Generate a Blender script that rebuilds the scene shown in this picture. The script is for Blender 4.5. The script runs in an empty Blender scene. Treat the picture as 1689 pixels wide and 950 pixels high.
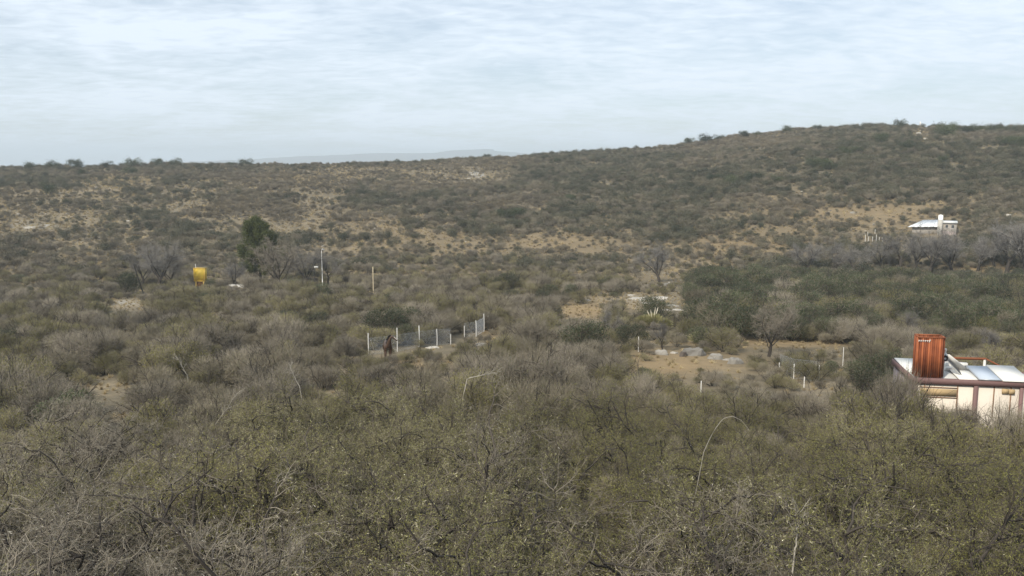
import bpy, math, random
import numpy as np
from mathutils import Vector, Matrix, noise

rng = np.random.default_rng(7)
random.seed(7)
scene = bpy.context.scene
col = scene.collection

# ------------------------------------------------------------------ camera
W, H, F = 1689.0, 950.0, 1463.0
HORIZON = 272.0
PITCH = math.atan((H/2-HORIZON)/F)
CAMZ = 24.0
cam = bpy.data.cameras.new('camera')
cam.sensor_width = 36.0
cam.lens = 36.0*F/W
cam.clip_start = 0.2
cam.clip_end = 40000
camo = bpy.data.objects.new('camera', cam)
camo.location = (0, 0, CAMZ)
camo.rotation_euler = (math.pi/2-PITCH, 0, 0)
col.objects.link(camo)
scene.camera = camo
scene.render.resolution_x, scene.render.resolution_y = 1024, 576

# ------------------------------------------------------------------ light
SUN_EL, SUN_AZ = math.radians(40), math.radians(216)      # azimuth clockwise from +Y
world = bpy.data.worlds.new('World')
scene.world = world
world.use_nodes = True
wn = world.node_tree.nodes; wl = world.node_tree.links
bg = wn['Background']
sky = wn.new('ShaderNodeTexSky')
sky.sky_type = 'NISHITA'
sky.sun_disc = False
sky.sun_elevation = SUN_EL
sky.sun_rotation = SUN_AZ
sky.air_density = 1.0; sky.dust_density = 1.5; sky.altitude = 700
bg.inputs['Strength'].default_value = 0.10
# thin veil of altostratus: noise on a flat cloud layer high above (direction / elevation)
def wnode(t, **k):
    n = wn.new(t)
    for a, b in k.items(): setattr(n, a, b)
    return n
geo = wnode('ShaderNodeTexCoord')
sep = wnode('ShaderNodeSeparateXYZ'); wl.new(geo.outputs['Generated'], sep.inputs[0])
mx = wnode('ShaderNodeMath', operation='MAXIMUM'); wl.new(sep.outputs['Z'], mx.inputs[0]); mx.inputs[1].default_value = 0.0
ad = wnode('ShaderNodeMath', operation='ADD'); wl.new(mx.outputs[0], ad.inputs[0]); ad.inputs[1].default_value = 0.13
dx = wnode('ShaderNodeMath', operation='DIVIDE'); wl.new(sep.outputs['X'], dx.inputs[0]); wl.new(ad.outputs[0], dx.inputs[1])
dy = wnode('ShaderNodeMath', operation='DIVIDE'); wl.new(sep.outputs['Y'], dy.inputs[0]); wl.new(ad.outputs[0], dy.inputs[1])
cmb = wnode('ShaderNodeCombineXYZ'); wl.new(dx.outputs[0], cmb.inputs[0]); wl.new(dy.outputs[0], cmb.inputs[1])
def cloud_noise(scale, stretch, rot, detail, dist):
    mp = wnode('ShaderNodeMapping'); wl.new(cmb.outputs[0], mp.inputs[0])
    mp.inputs['Scale'].default_value = (stretch, 1, 1); mp.inputs['Rotation'].default_value = (0, 0, rot)
    nz = wnode('ShaderNodeTexNoise'); wl.new(mp.outputs[0], nz.inputs['Vector'])
    nz.inputs['Scale'].default_value = scale; nz.inputs['Detail'].default_value = detail
    nz.inputs['Roughness'].default_value = 0.55; nz.inputs['Distortion'].default_value = dist
    return nz.outputs[0]
c1 = cloud_noise(1.5, 0.9, 0.6, 7, 0.5)
c2 = cloud_noise(13.0, 0.6, -0.75, 6, .5)
m12 = wnode('ShaderNodeMath', operation='MULTIPLY_ADD'); wl.new(c2, m12.inputs[0]); m12.inputs[1].default_value = 0.42; 
m1 = wnode('ShaderNodeMath', operation='MULTIPLY'); wl.new(c1, m1.inputs[0]); m1.inputs[1].default_value = 0.78
wl.new(m1.outputs[0], m12.inputs[2])
rmp = wnode('ShaderNodeMapRange'); wl.new(m12.outputs[0], rmp.inputs[0])
rmp.inputs[1].default_value = 0.44; rmp.inputs[2].default_value = 0.70
rmp.inputs[3].default_value = 0.45; rmp.inputs[4].default_value = 0.97
mixw = wnode('ShaderNodeMix', data_type='RGBA')
wl.new(rmp.outputs[0], mixw.inputs[0]); wl.new(sky.outputs[0], mixw.inputs[6])
mixw.inputs[7].default_value = (8.4, 9.35, 10.4, 1)       # cloud radiance before the 0.10 strength
wl.new(mixw.outputs[2], bg.inputs['Color'])

sd = Vector((math.sin(SUN_AZ)*math.cos(SUN_EL), math.cos(SUN_AZ)*math.cos(SUN_EL), math.sin(SUN_EL)))
sun = bpy.data.lights.new('sun', 'SUN'); sun.energy = 4.2; sun.angle = math.radians(1.2); sun.color = (1.0, 0.93, 0.80)
suno = bpy.data.objects.new('sun', sun); col.objects.link(suno)
suno.rotation_euler = (-sd).to_track_quat('-Z', 'Y').to_euler()
scene.view_settings.view_transform = 'Standard'
scene.view_settings.look = 'None'
scene.view_settings.exposure = 0.14
scene.cycles.max_bounces = 5
scene.cycles.diffuse_bounces = 2
scene.cycles.volume_bounces = 0
scene.cycles.transparent_max_bounces = 8
scene.cycles.filter_width = 1.5
scene.cycles.use_denoising = True
scene.cycles.denoiser = 'OPENIMAGEDENOISE'
scene.cycles.denoising_input_passes = 'RGB_ALBEDO_NORMAL'
scene.cycles.denoising_prefilter = 'ACCURATE'

# ------------------------------------------------------------------ terrain function
ZT = np.array([[0, 15.6], [8, 14.9], [12, 14.0], [20, 12.6], [30, 11.4], [50, 9.4], [75, 7.4], [110, 5.0], [150, 3.0], [180, 1.4], [205, 0.6]])
RX = np.array([-300, 0, 200, 400, 600, 800, 1000, 1100, 1200, 1300, 1400, 1500, 1600, 1689, 2000])
RY = np.array([282, 280, 279, 275, 271, 264, 253, 245, 231, 220, 216, 215, 220, 222, 232])
RD = 480.0
RZ = CAMZ + (HORIZON-RY)/F*RD
RU = np.sin(np.arctan((RX-W/2)/F))
def nz(x, y, s, k=0):
    return noise.noise(Vector((x/s, y/s, k*7.31)))
def height(x, y):
    r = math.hypot(x, y)
    u = x/max(r, 1e-6)
    base = float(np.interp(r, ZT[:, 0], ZT[:, 1]))
    yk = y/max(r, 1e-6)
    zr = float(np.interp(u, RU, RZ))
    if r > 205:
        t = (r-205)/(RD-205)
        if t < 1:
            s = 0.55*t+0.45*math.sin(t*math.pi/2)
            z = base+(zr-base)*s
        elif r < 1000:
            q = (r-RD)/(1000-RD); q = q*q*(3-2*q)
            z = zr*(1-q)+(-25)*q
        elif r < 2600:
            q = (r-1000)/1600; q = q*q*(3-2*q)
            z = -25*(1-q)-150*q
        else:
            z = -150
    else:
        z = base
    if r < 1500:
        f = min(1, max(0, (r-30)/150))
        f2 = min(1, max(0, (r-230)/120))*(1 if r < 1000 else 0.3)
        z += 0.9*f*nz(x, y, 60)+0.35*f*nz(x, y, 17, 1)+0.10*nz(x, y, 4, 2)
        z += 2.6*f2*nz(x, y, 95, 3)
    return z

def px_to_dir(px, py):
    v = Vector(((px-W/2)/F, 1.0, -(py-H/2)/F))
    c, s = math.cos(-PITCH), math.sin(-PITCH)
    return Vector((v.x, v.y*c-v.z*s, v.y*s+v.z*c))
def ground(px, py, dmax=620):
    """the ground point seen at a pixel of the photograph"""
    d = px_to_dir(px, py); d /= math.hypot(d.x, d.y)
    r = 8.0; prev = r
    while r < dmax:
        if CAMZ+d.z*r < height(d.x*r, d.y*r):
            lo, hi = prev, r
            for _ in range(12):
                m = (lo+hi)/2
                if CAMZ+d.z*m < height(d.x*m, d.y*m): hi = m
                else: lo = m
            return Vector((d.x*hi, d.y*hi, height(d.x*hi, d.y*hi)))
        prev = r; r *= 1.012
    return Vector((d.x*500, d.y*500, height(d.x*500, d.y*500)))
def on_ray(px, py, dist):
    """the point at a horizontal distance along the sight line of a pixel"""
    d = px_to_dir(px, py); d /= math.hypot(d.x, d.y)
    return Vector((d.x*dist, d.y*dist, CAMZ+d.z*dist))
def project(p):
    x, y, z = p[0], p[1], p[2]-CAMZ
    c, s = math.cos(PITCH), math.sin(PITCH)
    yy, zz = y*c-z*s, y*s+z*c
    return (W/2+F*x/yy, H/2-F*zz/yy)

# kinds of ground, by patch: (centre, radii, strength)
BARE = [(180,298,60,14,.9),(110,360,110,20,.55),(60,375,70,16,.8),(160,400,90,14,.6),(455,375,70,9,.8),(560,350,60,14,.5),(330,345,140,12,.4),(30,350,60,20,.6),
        (240,320,120,10,.4),(560,290,120,16,.6),(700,282,60,10,.5),(800,290,40,8,.7),(660,385,90,30,.55),(720,440,80,12,.4),(900,400,190,22,.55),(800,456,240,5,.5),(1000,452,150,12,.45),
        (1150,443,80,16,.9),(1240,400,130,30,.6),(1440,350,200,25,.5),(1620,441,80,10,.9),(1550,455,140,6,.5),(1050,495,100,16,.95),(960,512,60,14,.85),
        (880,492,70,9,.7),(1110,560,90,10,.4),(1085,600,75,12,.6),(1160,618,50,8,.5),(1300,566,160,6,.8),(205,500,40,8,1),(540,528,140,9,.8),(170,640,60,14,.85),(340,522,100,6,.6),(1540,236,40,7,1),(1522,222,16,16,.9),
        (240,692,120,12,.85),(60,770,90,30,.5),(1600,590,90,10,.7),(560,650,40,20,.4),(1450,375,80,18,.7),(700,600,110,12,.35),(1330,640,60,24,.5),(610,510,60,10,.3)]
OCHRE = [(960,512,60,14,.9),(1100,600,120,20,.9),(1300,566,170,8,.7),(1620,441,80,10,.9),(800,458,240,7,.8),(700,600,110,10,.5),(1420,350,200,30,.5),(1240,400,160,30,.5),(690,390,160,50,.35),(900,400,200,30,.4),(810,545,30,8,.8)]
ROCK = [(50,372,70,12,.5),(1060,494,75,9,.55),(1150,525,50,6,.7),(880,490,60,5,.3),(160,392,40,5,.5),(785,288,16,6,.9),(1530,234,34,5,.5),(540,282,80,8,.4),(205,500,34,7,.6),(1380,640,20,20,.3),(500,330,60,7,.35),(440,372,70,5,.4),(800,268,40,3,.5)]
DENSE = [(1130,310,150,35,.8),(1210,295,110,25,.7),(1520,280,200,45,.8),(1085,370,110,20,.7),(690,335,90,25,.6),(960,345,110,20,.6),(910,435,90,12,.4),(620,320,50,20,.5),
         (1420,500,300,55,1),(700,410,40,20,.5),(250,365,60,16,.5),(480,395,80,12,.3),(1000,290,100,22,.6),(1350,440,150,16,.4),(60,290,110,10,.3),(260,275,60,8,.3),(820,380,70,14,.5),
         (1400,290,100,30,.6),(720,520,200,26,.6),(300,480,280,10,.5),(1640,370,60,30,.5)]
def blob(L, px, py):
    v = 0.0
    for a, b, ra, rb, s in L:
        q = ((px-a)/ra)**2+((py-b)/rb)**2
        if q < 4:
            v = max(v, s*math.exp(-q*0.8))
    return v

# ------------------------------------------------------------------ mesh helpers
def mesh_from(name, V, faces, mats, mi=None, smooth=False):
    """faces: list of int arrays (n,3) or (n,4); mi: list of material index arrays or ints"""
    me = bpy.data.meshes.new(name)
    V = np.asarray(V, dtype=np.float32)
    me.vertices.add(len(V)); me.vertices.foreach_set('co', V.ravel())
    nl = sum(f.size for f in faces); nf = sum(len(f) for f in faces)
    me.loops.add(nl); me.polygons.add(nf)
    me.loops.foreach_set('vertex_index', np.concatenate([f.ravel() for f in faces]).astype(np.int32))
    tot = np.concatenate([np.full(len(f), f.shape[1]) for f in faces])
    st = np.concatenate([[0], np.cumsum(tot)[:-1]]).astype(np.int32)
    me.polygons.foreach_set('loop_start', st)
    if mi is not None:
        me.polygons.foreach_set('material_index', np.concatenate([np.full(len(f), m) if np.isscalar(m) else m for f, m in zip(faces, mi)]).astype(np.int32))
    if smooth: me.polygons.foreach_set('use_smooth', np.ones(nf, dtype=bool))
    for m in mats: me.materials.append(m)
    me.update(calc_edges=True)
    me.validate()
    return me

def unit(a):
    return a/np.maximum(np.linalg.norm(a, axis=-1, keepdims=True), 1e-9)
def perp(D):
    ref = np.where(np.abs(D[..., 2:3]) < 0.9, np.array([0, 0, 1.0]), np.array([1.0, 0, 0]))
    return unit(np.cross(D, ref))

class Geo:
    def __init__(s): s.V = []; s.F = []; s.M = []; s.n = 0
    def add(s, V, F, m):
        s.V.append(V.reshape(-1, 3)); s.F.append(F+s.n); s.M.append(m); s.n += len(V.reshape(-1, 3))
    def tubes(s, P, R, n=4, m=0, flat=1.0):
        """P (M,K,3) polylines, R (M,K) radii"""
        M_, K = P.shape[:2]
        T = np.empty_like(P); T[:, 1:-1] = P[:, 2:]-P[:, :-2]; T[:, 0] = P[:, 1]-P[:, 0]; T[:, -1] = P[:, -1]-P[:, -2]
        T = unit(T); A = perp(T); B = np.cross(T, A)
        an = np.arange(n)*2*math.pi/n
        ring = P[:, :, None]+R[:, :, None, None]*(np.cos(an)[None, None, :, None]*A[:, :, None]+flat*np.sin(an)[None, None, :, None]*B[:, :, None])
        i = np.arange(M_)[:, None, None]*K*n+np.arange(K-1)[None, :, None]*n
        j = np.arange(n)[None, None, :]; j2 = (j+1) % n
        Fq = np.stack([i+j, i+j2, i+n+j2, i+n+j], -1).reshape(-1, 4)
        s.add(ring, Fq, m)
    def blades(s, P0, P1, w0, w1, m=0):
        D = unit(P1-P0); rd = unit(rng.normal(size=P0.shape)); S = unit(np.cross(D, rd))
        V = np.stack([P0-S*w0, P0+S*w0, P1+S*w1, P1-S*w1], 1)
        i = np.arange(len(P0))[:, None]*4
        s.add(V, i+np.arange(4)[None], m)
    def leaves(s, C, L, Wd, D=None, m=0):
        """rhombic leaflets"""
        n = len(C)
        D = unit(rng.normal(size=C.shape)) if D is None else D
        S = unit(np.cross(D, unit(rng.normal(size=C.shape))))
        L = np.asarray(L).reshape(-1, 1); Wd = np.asarray(Wd).reshape(-1, 1)
        V = np.stack([C, C+D*L*.5+S*Wd, C+D*L, C+D*L*.5-S*Wd], 1)
        s.add(V, np.arange(n)[:, None]*4+np.arange(4)[None], m)
    def box(s, lo, hi, m=0, M=None):
        x0, y0, z0 = lo; x1, y1, z1 = hi
        V = np.array([[x0,y0,z0],[x1,y0,z0],[x1,y1,z0],[x0,y1,z0],[x0,y0,z1],[x1,y0,z1],[x1,y1,z1],[x0,y1,z1]], float)
        if M is not None: V = np.array([M @ Vector(v) for v in V])
        Fq = np.array([[0,3,2,1],[4,5,6,7],[0,1,5,4],[1,2,6,5],[2,3,7,6],[3,0,4,7]])
        s.add(V, Fq, m)
    def cyl(s, p0, p1, r0, r1=None, n=10, m=0, caps=True):
        r1 = r0 if r1 is None else r1
        s.tubes(np.array([[p0, p1]], float), np.array([[r0, r1]], float), n, m)
        if caps:
            b = s.n-2*n
            for off in (0, n):
                c = np.array([p0 if off == 0 else p1], float)
                ring = s.V[-1] if off == 0 else s.V[-1]
                s.V.append(c); ci = s.n; s.n += 1
                j = np.arange(n)
                s.F.append(np.stack([np.full(n, ci), b+off+j, b+off+(j+1) % n], -1)); s.M.append(m)
    def mesh(s, name, mats, smooth=False):
        return mesh_from(name, np.concatenate(s.V), s.F, mats, s.M, smooth)

def link(name, me, parent=None, loc=None, rot=None, scale=None):
    o = bpy.data.objects.new(name, me); col.objects.link(o)
    if parent: o.parent = parent
    if loc is not None: o.location = loc
    if rot is not None: o.rotation_euler = rot
    if scale is not None: o.scale = scale if hasattr(scale, '__len__') else (scale,)*3
    return o
def tag(o, label=None, cat=None, group=None, kind=None):
    if label: o['label'] = label
    if cat: o['category'] = cat
    if group: o['group'] = group
    if kind: o['kind'] = kind
    return o

# ------------------------------------------------------------------ materials
def mat(name, colour, rough=0.8, var=0.0, hue=None, trans=0.0, nscale=1.5, ndetail=3, metal=0.0, bump=0.0, spec=0.3):
    """colour varied by a world noise and a per-object random towards `hue`"""
    m = bpy.data.materials.new(name); m.use_nodes = True
    N, L = m.node_tree.nodes, m.node_tree.links
    b = N['Principled BSDF']; b.inputs['Roughness'].default_value = rough; b.inputs['Metallic'].default_value = metal
    b.inputs['Specular IOR Level'].default_value = spec
    c = (*colour, 1)
    if var or hue or bump:
        g = N.new('ShaderNodeNewGeometry')
        n = N.new('ShaderNodeTexNoise'); n.inputs['Scale'].default_value = nscale; n.inputs['Detail'].default_value = ndetail
        L.new(g.outputs['Position'], n.inputs['Vector'])
        oi = N.new('ShaderNodeObjectInfo')
        a = N.new('ShaderNodeMath'); a.operation = 'ADD'; L.new(n.outputs[0], a.inputs[0]); L.new(oi.outputs['Random'], a.inputs[1])
        r = N.new('ShaderNodeMapRange'); L.new(a.outputs[0], r.inputs[0]); r.inputs[1].default_value = 0.45; r.inputs[2].default_value = 1.55
        x = N.new('ShaderNodeMix'); x.data_type = 'RGBA'; L.new(r.outputs[0], x.inputs[0])
        h = hue or colour
        x.inputs[6].default_value = (*[k*(1-var) for k in colour], 1)
        x.inputs[7].default_value = (*[k*(1+var) for k in h], 1)
        out = x.outputs[2]
        L.new(out, b.inputs['Base Color'])
        if bump:
            bp = N.new('ShaderNodeBump'); bp.inputs['Strength'].default_value = bump; L.new(n.outputs[0], bp.inputs['Height']); L.new(bp.outputs[0], b.inputs['Normal'])
    else:
        out = None
        b.inputs['Base Color'].default_value = c
    if trans:
        t = N.new('ShaderNodeBsdfTranslucent')
        if out: L.new(out, t.inputs[0])
        else: t.inputs[0].default_value = c
        ms = N.new('ShaderNodeMixShader'); ms.inputs[0].default_value = trans
        L.new(b.outputs[0], ms.inputs[1]); L.new(t.outputs[0], ms.inputs[2])
        L.new(ms.outputs[0], N['Material Output'].inputs['Surface'])
    return m

BARK = mat('dark_bark', (0.035, 0.029, 0.025), 0.9, 0.25, (0.065, 0.055, 0.045), nscale=9)
TWIG_BROWN = mat('brown_twig', (0.16, 0.138, 0.097), 0.85, 0.2, (0.22, 0.19, 0.14))
TWIG_GREY = mat('grey_twig', (0.18, 0.155, 0.12), 0.85, 0.2, (0.255, 0.222, 0.175))
TWIG_PALE = mat('pale_twig', (0.34, 0.31, 0.26), 0.8, 0.15)
TWIG_DARK = mat('dark_brown_twig', (0.085, 0.07, 0.055), 0.85, 0.2, (0.12, 0.10, 0.075))
LEAF_OLIVE = mat('olive_leaflets', (0.165, 0.158, 0.046), 0.7, 0.2, (0.23, 0.213, 0.07), trans=.25, nscale=.5)
LEAF_NEAR = mat('pale_olive_leaflets', (0.20, 0.20, 0.052), 0.65, 0.2, (0.29, 0.275, 0.08), trans=.3, nscale=.5)
LEAF_YELLOW = mat('yellow_green_leaflets', (0.32, 0.31, 0.12), 0.7, 0.15, (0.42, 0.39, 0.19), trans=.25, nscale=.8)
LEAF_GREY = mat('grey_green_leaflets', (0.14, 0.137, 0.068), 0.75, 0.2, (0.19, 0.18, 0.095), trans=.15, nscale=.4)
LEAF_DARK = mat('dark_green_leaves', (0.036, 0.050, 0.022), 0.6, 0.25, (0.065, 0.078, 0.034), trans=.15, nscale=.4)
POD = mat('pale_pods', (0.44, 0.40, 0.27), 0.7, 0.15, trans=.1)
SCRUB_GREY = mat('grey_scrub', (0.14, 0.122, 0.09), 0.9, 0.2, (0.20, 0.172, 0.128), nscale=.05)
SCRUB_BROWN = mat('brown_scrub', (0.13, 0.11, 0.075), 0.9, 0.2, (0.18, 0.15, 0.10), nscale=.05)
SCRUB_OLIVE = mat('olive_scrub', (0.105, 0.098, 0.064), 0.9, 0.25, (0.155, 0.138, 0.09), nscale=.05, trans=.1)
SCRUB_GREEN = mat('dark_scrub', (0.062, 0.068, 0.043), 0.9, 0.25, (0.105, 0.10, 0.066), nscale=.05, trans=.1)
LILAC = mat('lilac_grey_twig', (0.155, 0.145, 0.132), 0.9, 0.12, (0.205, 0.19, 0.172), nscale=.2)
GRASS = mat('dry_grass_blades', (0.30, 0.23, 0.13), 0.85, 0.25, (0.42, 0.34, 0.20), trans=.2, nscale=.15)
WHITE = mat('white_concrete', (0.72, 0.70, 0.66), 0.8, 0.08, nscale=4, bump=.1)
ROCKM = mat('weathered_granite', (0.15, 0.14, 0.125), 0.9, 0.2, (0.24, 0.225, 0.20), nscale=1.2, ndetail=6, bump=.6)
ROCKP = mat('pale_granite', (0.30, 0.28, 0.245), 0.9, 0.2, (0.44, 0.41, 0.36), nscale=1.2, ndetail=6, bump=.6)

# ------------------------------------------------------------------ ground sheet
def ground_material():
    m = bpy.data.materials.new('dry_hillside_soil'); m.use_nodes = True
    N, L = m.node_tree.nodes, m.node_tree.links
    b = N['Principled BSDF']; b.inputs['Roughness'].default_value = 0.95; b.inputs['Specular IOR Level'].default_value = 0.1
    at = N.new('ShaderNodeAttribute'); at.attribute_name = 'soil'
    sp = N.new('ShaderNodeSeparateColor'); L.new(at.outputs['Color'], sp.inputs[0])
    g = N.new('ShaderNodeNewGeometry')
    def noi(s, d, r=.6):
        n = N.new('ShaderNodeTexNoise'); n.inputs['Scale'].default_value = s; n.inputs['Detail'].default_value = d; n.inputs['Roughness'].default_value = r
        L.new(g.outputs['Position'], n.inputs['Vector']); return n.outputs[0]
    def mth(op, a, b_, c=None, clamp=False):
        n = N.new('ShaderNodeMath'); n.operation = op; n.use_clamp = clamp
        for i, v in enumerate((a, b_, c)):
            if v is None: continue
            if isinstance(v, (int, float)): n.inputs[i].default_value = v
            else: L.new(v, n.inputs[i])
        return n.outputs[0]
    def mixc(f, a, c):
        n = N.new('ShaderNodeMix'); n.data_type = 'RGBA'; L.new(f, n.inputs[0])
        for i, v in ((6, a), (7, c)):
            if isinstance(v, tuple): n.inputs[i].default_value = (*v, 1)
            else: L.new(v, n.inputs[i])
        return n.outputs[2]
    n1, n2, n3 = noi(.10, 9, .75), noi(.6, 9, .8), noi(7, 5, .7)
    litter = mixc(n3, (0.085, 0.075, 0.052), (0.17, 0.15, 0.11))
    grass = mixc(n2, (0.155, 0.128, 0.088), (0.335, 0.278, 0.19))
    # bare share: attribute pushed by noise so that edges are ragged
    f1 = mth('MULTIPLY_ADD', n1, 2.0, -1.0)
    f2 = mth('MULTIPLY_ADD', n2, 1.6, -.8)
    f = mth('ADD', sp.outputs[0], f1); f = mth('ADD', f, f2); f = mth('MULTIPLY_ADD', f, 1.5, -.2, clamp=True)
    c = mixc(f, litter, grass)
    fo = mth('MULTIPLY', sp.outputs[2], n2); fo = mth('MULTIPLY', fo, 1.7, clamp=True)
    c = mixc(fo, c, (0.31, 0.215, 0.11))
    fr = mth('ADD', sp.outputs[1], f2); fr = mth('MULTIPLY_ADD', fr, 3, -1.1, clamp=True)
    rock = mixc(n3, (0.20, 0.19, 0.17), (0.42, 0.40, 0.36))
    c = mixc(fr, c, rock)
    L.new(c, b.inputs['Base Color'])
    bp = N.new('ShaderNodeBump'); bp.inputs['Strength'].default_value = .5; bp.inputs['Distance'].default_value = .3
    L.new(n2, bp.inputs['Height']); L.new(bp.outputs[0], b.inputs['Normal'])
    return m

def build_ground():
    fine = np.radians(np.arange(-46, 46.01, 0.3))
    coarse = np.radians(np.arange(50, 314, 4.0))
    az = np.concatenate([fine, coarse])
    rr = np.concatenate([[1.5, 4, 7], np.geomspace(9, 200, 150), np.arange(202, 640, 2.2), np.geomspace(650, 9200, 26)])
    nA, nR = len(az), len(rr)
    V = np.zeros((nR*nA+1, 3)); C = np.zeros((nR*nA+1, 4)); C[:, 3] = 1
    k = 0
    for r in rr:
        for a in az:
            x, y = r*math.sin(a), r*math.cos(a)
            z = height(x, y)
            V[k] = (x, y, z)
            if y > 0:
                px, py = project((x, y, z))
                left = max(0, min(1, (900-px)/900))
                hill = 1 if r > 215 else 0
                bare = 0.30+hill*(0.24*left-.06)
                if r < 60: bare = 0.3
                C[k, 0] = max(bare, blob(BARE, px, py)*(.5 if hill else 1.0))-.5*blob(DENSE, px, py)
                if r < 620: C[k, 1] = blob(ROCK, px, py)
                C[k, 2] = blob(OCHRE, px, py)*.8+.1
            else:
                C[k, 0] = .3
            k += 1
    V[k] = (0, 0, height(0, 0.01)); C[k, 0] = .3
    ii = np.arange(nR-1)[:, None]*nA; jj = np.arange(nA)[None]; j2 = (jj+1) % nA
    Q = np.stack([ii+jj, ii+nA+jj, ii+nA+j2, ii+j2], -1).reshape(-1, 4)[:, ::-1]
    T = np.stack([np.full(nA, k), np.arange(nA), (np.arange(nA)+1) % nA], -1)[:, ::-1]
    C = np.clip(C, 0, 1)
    me = mesh_from('ground', V, [Q.copy(), T.copy()], [ground_material()], None, True)
    ca = me.color_attributes.new('soil', 'FLOAT_COLOR', 'POINT')
    ca.data.foreach_set('color', C.astype(np.float32).ravel())
    o = link('ground', me); tag(o, 'dry brown and tan hillside ground with bare patches of soil', kind='structure')
build_ground()

# far mountains, faded by the air in between
def mountain_range(name, px0, px1, dist, pts, depth, label):
    xs = np.linspace(px0, px1, 70)
    hs = np.interp(xs, [p[0] for p in pts], [p[1] for p in pts])
    G = Geo(); V = []; n = len(xs)
    for i, (px, hy) in enumerate(zip(xs, hs)):
        a = math.atan((px-W/2)/F)
        top = CAMZ+(HORIZON-hy)/F*dist
        for t, q in ((0, 0), (.25, .35), (.5, .72), (.7, .93), (.85, 1), (1.0, .85), (1.4, .4), (1.8, 0)):
            d = dist-depth*.85+depth*t
            w = 1+.06*nz(px, d, 60, 4) if 0 < t < 1.8 and t != .85 else 1
            z = -155+(top+155)*q*w
            V.append((math.sin(a)*d+depth*.12*nz(px, t*90, 25, 5), math.cos(a)*d, z))
    V = np.array(V); i = np.arange(n-1)[:, None]*8; j = np.arange(7)[None]
    Q = np.stack([i+j, i+8+j, i+9+j, i+1+j], -1).reshape(-1, 4)[:, ::-1]
    me = mesh_from(name, V, [Q.copy()], [mat(name+'_slopes', (.12, .11, .09), .95, .2, nscale=.002)], None, True)
    tag(link(name, me), label, kind='structure')
mountain_range('mountain', 230, 1000, 7000, [(230,273),(330,267),(420,263),(480,259),(560,256),(640,253),(700,253),(760,248),(800,246),(850,252),(900,260),(1000,268)], 1200, 'faint blue mountain range beyond the ridge')

# ------------------------------------------------------------------ haze
hz = Geo(); hz.box((-9500, -9500, -156), (9500, 9500, 172))
hm = bpy.data.materials.new('haze_air'); hm.use_nodes = True
hm.node_tree.nodes.remove(hm.node_tree.nodes['Principled BSDF'])
pv = hm.node_tree.nodes.new('ShaderNodeVolumePrincipled')
pv.inputs['Color'].default_value = (0.83, 0.93, 1.0, 1); pv.inputs['Density'].default_value = 0.00025; pv.inputs['Anisotropy'].default_value = 0.0
hm.node_tree.links.new(pv.outputs[0], hm.node_tree.nodes['Material Output'].inputs['Volume'])
hm.cycles.homogeneous_volume = True if hasattr(hm.cycles, 'homogeneous_volume') else True
tag(link('haze', hz.mesh('haze', [hm])), 'thin blue haze over the far hills', kind='stuff')

# ------------------------------------------------------------------ plants
def grow(P, D, L, nseg, wig, up=0.0, droop=0.0):
    M_ = len(P); pts = np.empty((M_, nseg+1, 3)); pts[:, 0] = P; d = unit(D)
    step = (L/nseg)[:, None]
    for k in range(nseg):
        d = unit(d+rng.normal(size=d.shape)*wig+np.array([0, 0, up-droop*k/nseg]))
        pts[:, k+1] = pts[:, k]+d*step
    return pts
def sprout(pts, k, t0, ang, L, t1=1.0):
    """k children on each polyline: start points, directions, lengths"""
    M_, K = pts.shape[:2]
    t = rng.uniform(t0, t1, (M_, k))*(K-1); i = np.minimum(t.astype(int), K-2); f = (t-i)[..., None]
    a = np.take_along_axis(pts, i[..., None].repeat(3, -1), 1); b = np.take_along_axis(pts, (i+1)[..., None].repeat(3, -1), 1)
    P = a*(1-f)+b*f; T = unit(b-a)
    R = unit(np.cross(T, unit(rng.normal(size=T.shape))))
    an = np.radians(rng.uniform(*ang, (M_, k)))[..., None]
    D = T*np.cos(an)+R*np.sin(an)
    Ls = rng.uniform(*L, (M_, k))
    return P.reshape(-1, 3), D.reshape(-1, 3), Ls.ravel()
def radii(M_, K, r0, r1, taper=0.5):
    base = rng.uniform(.8, 1.2, (M_, 1))*r0
    return base*(1-(1-r1/r0)*np.linspace(0, 1, K)[None])

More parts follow.
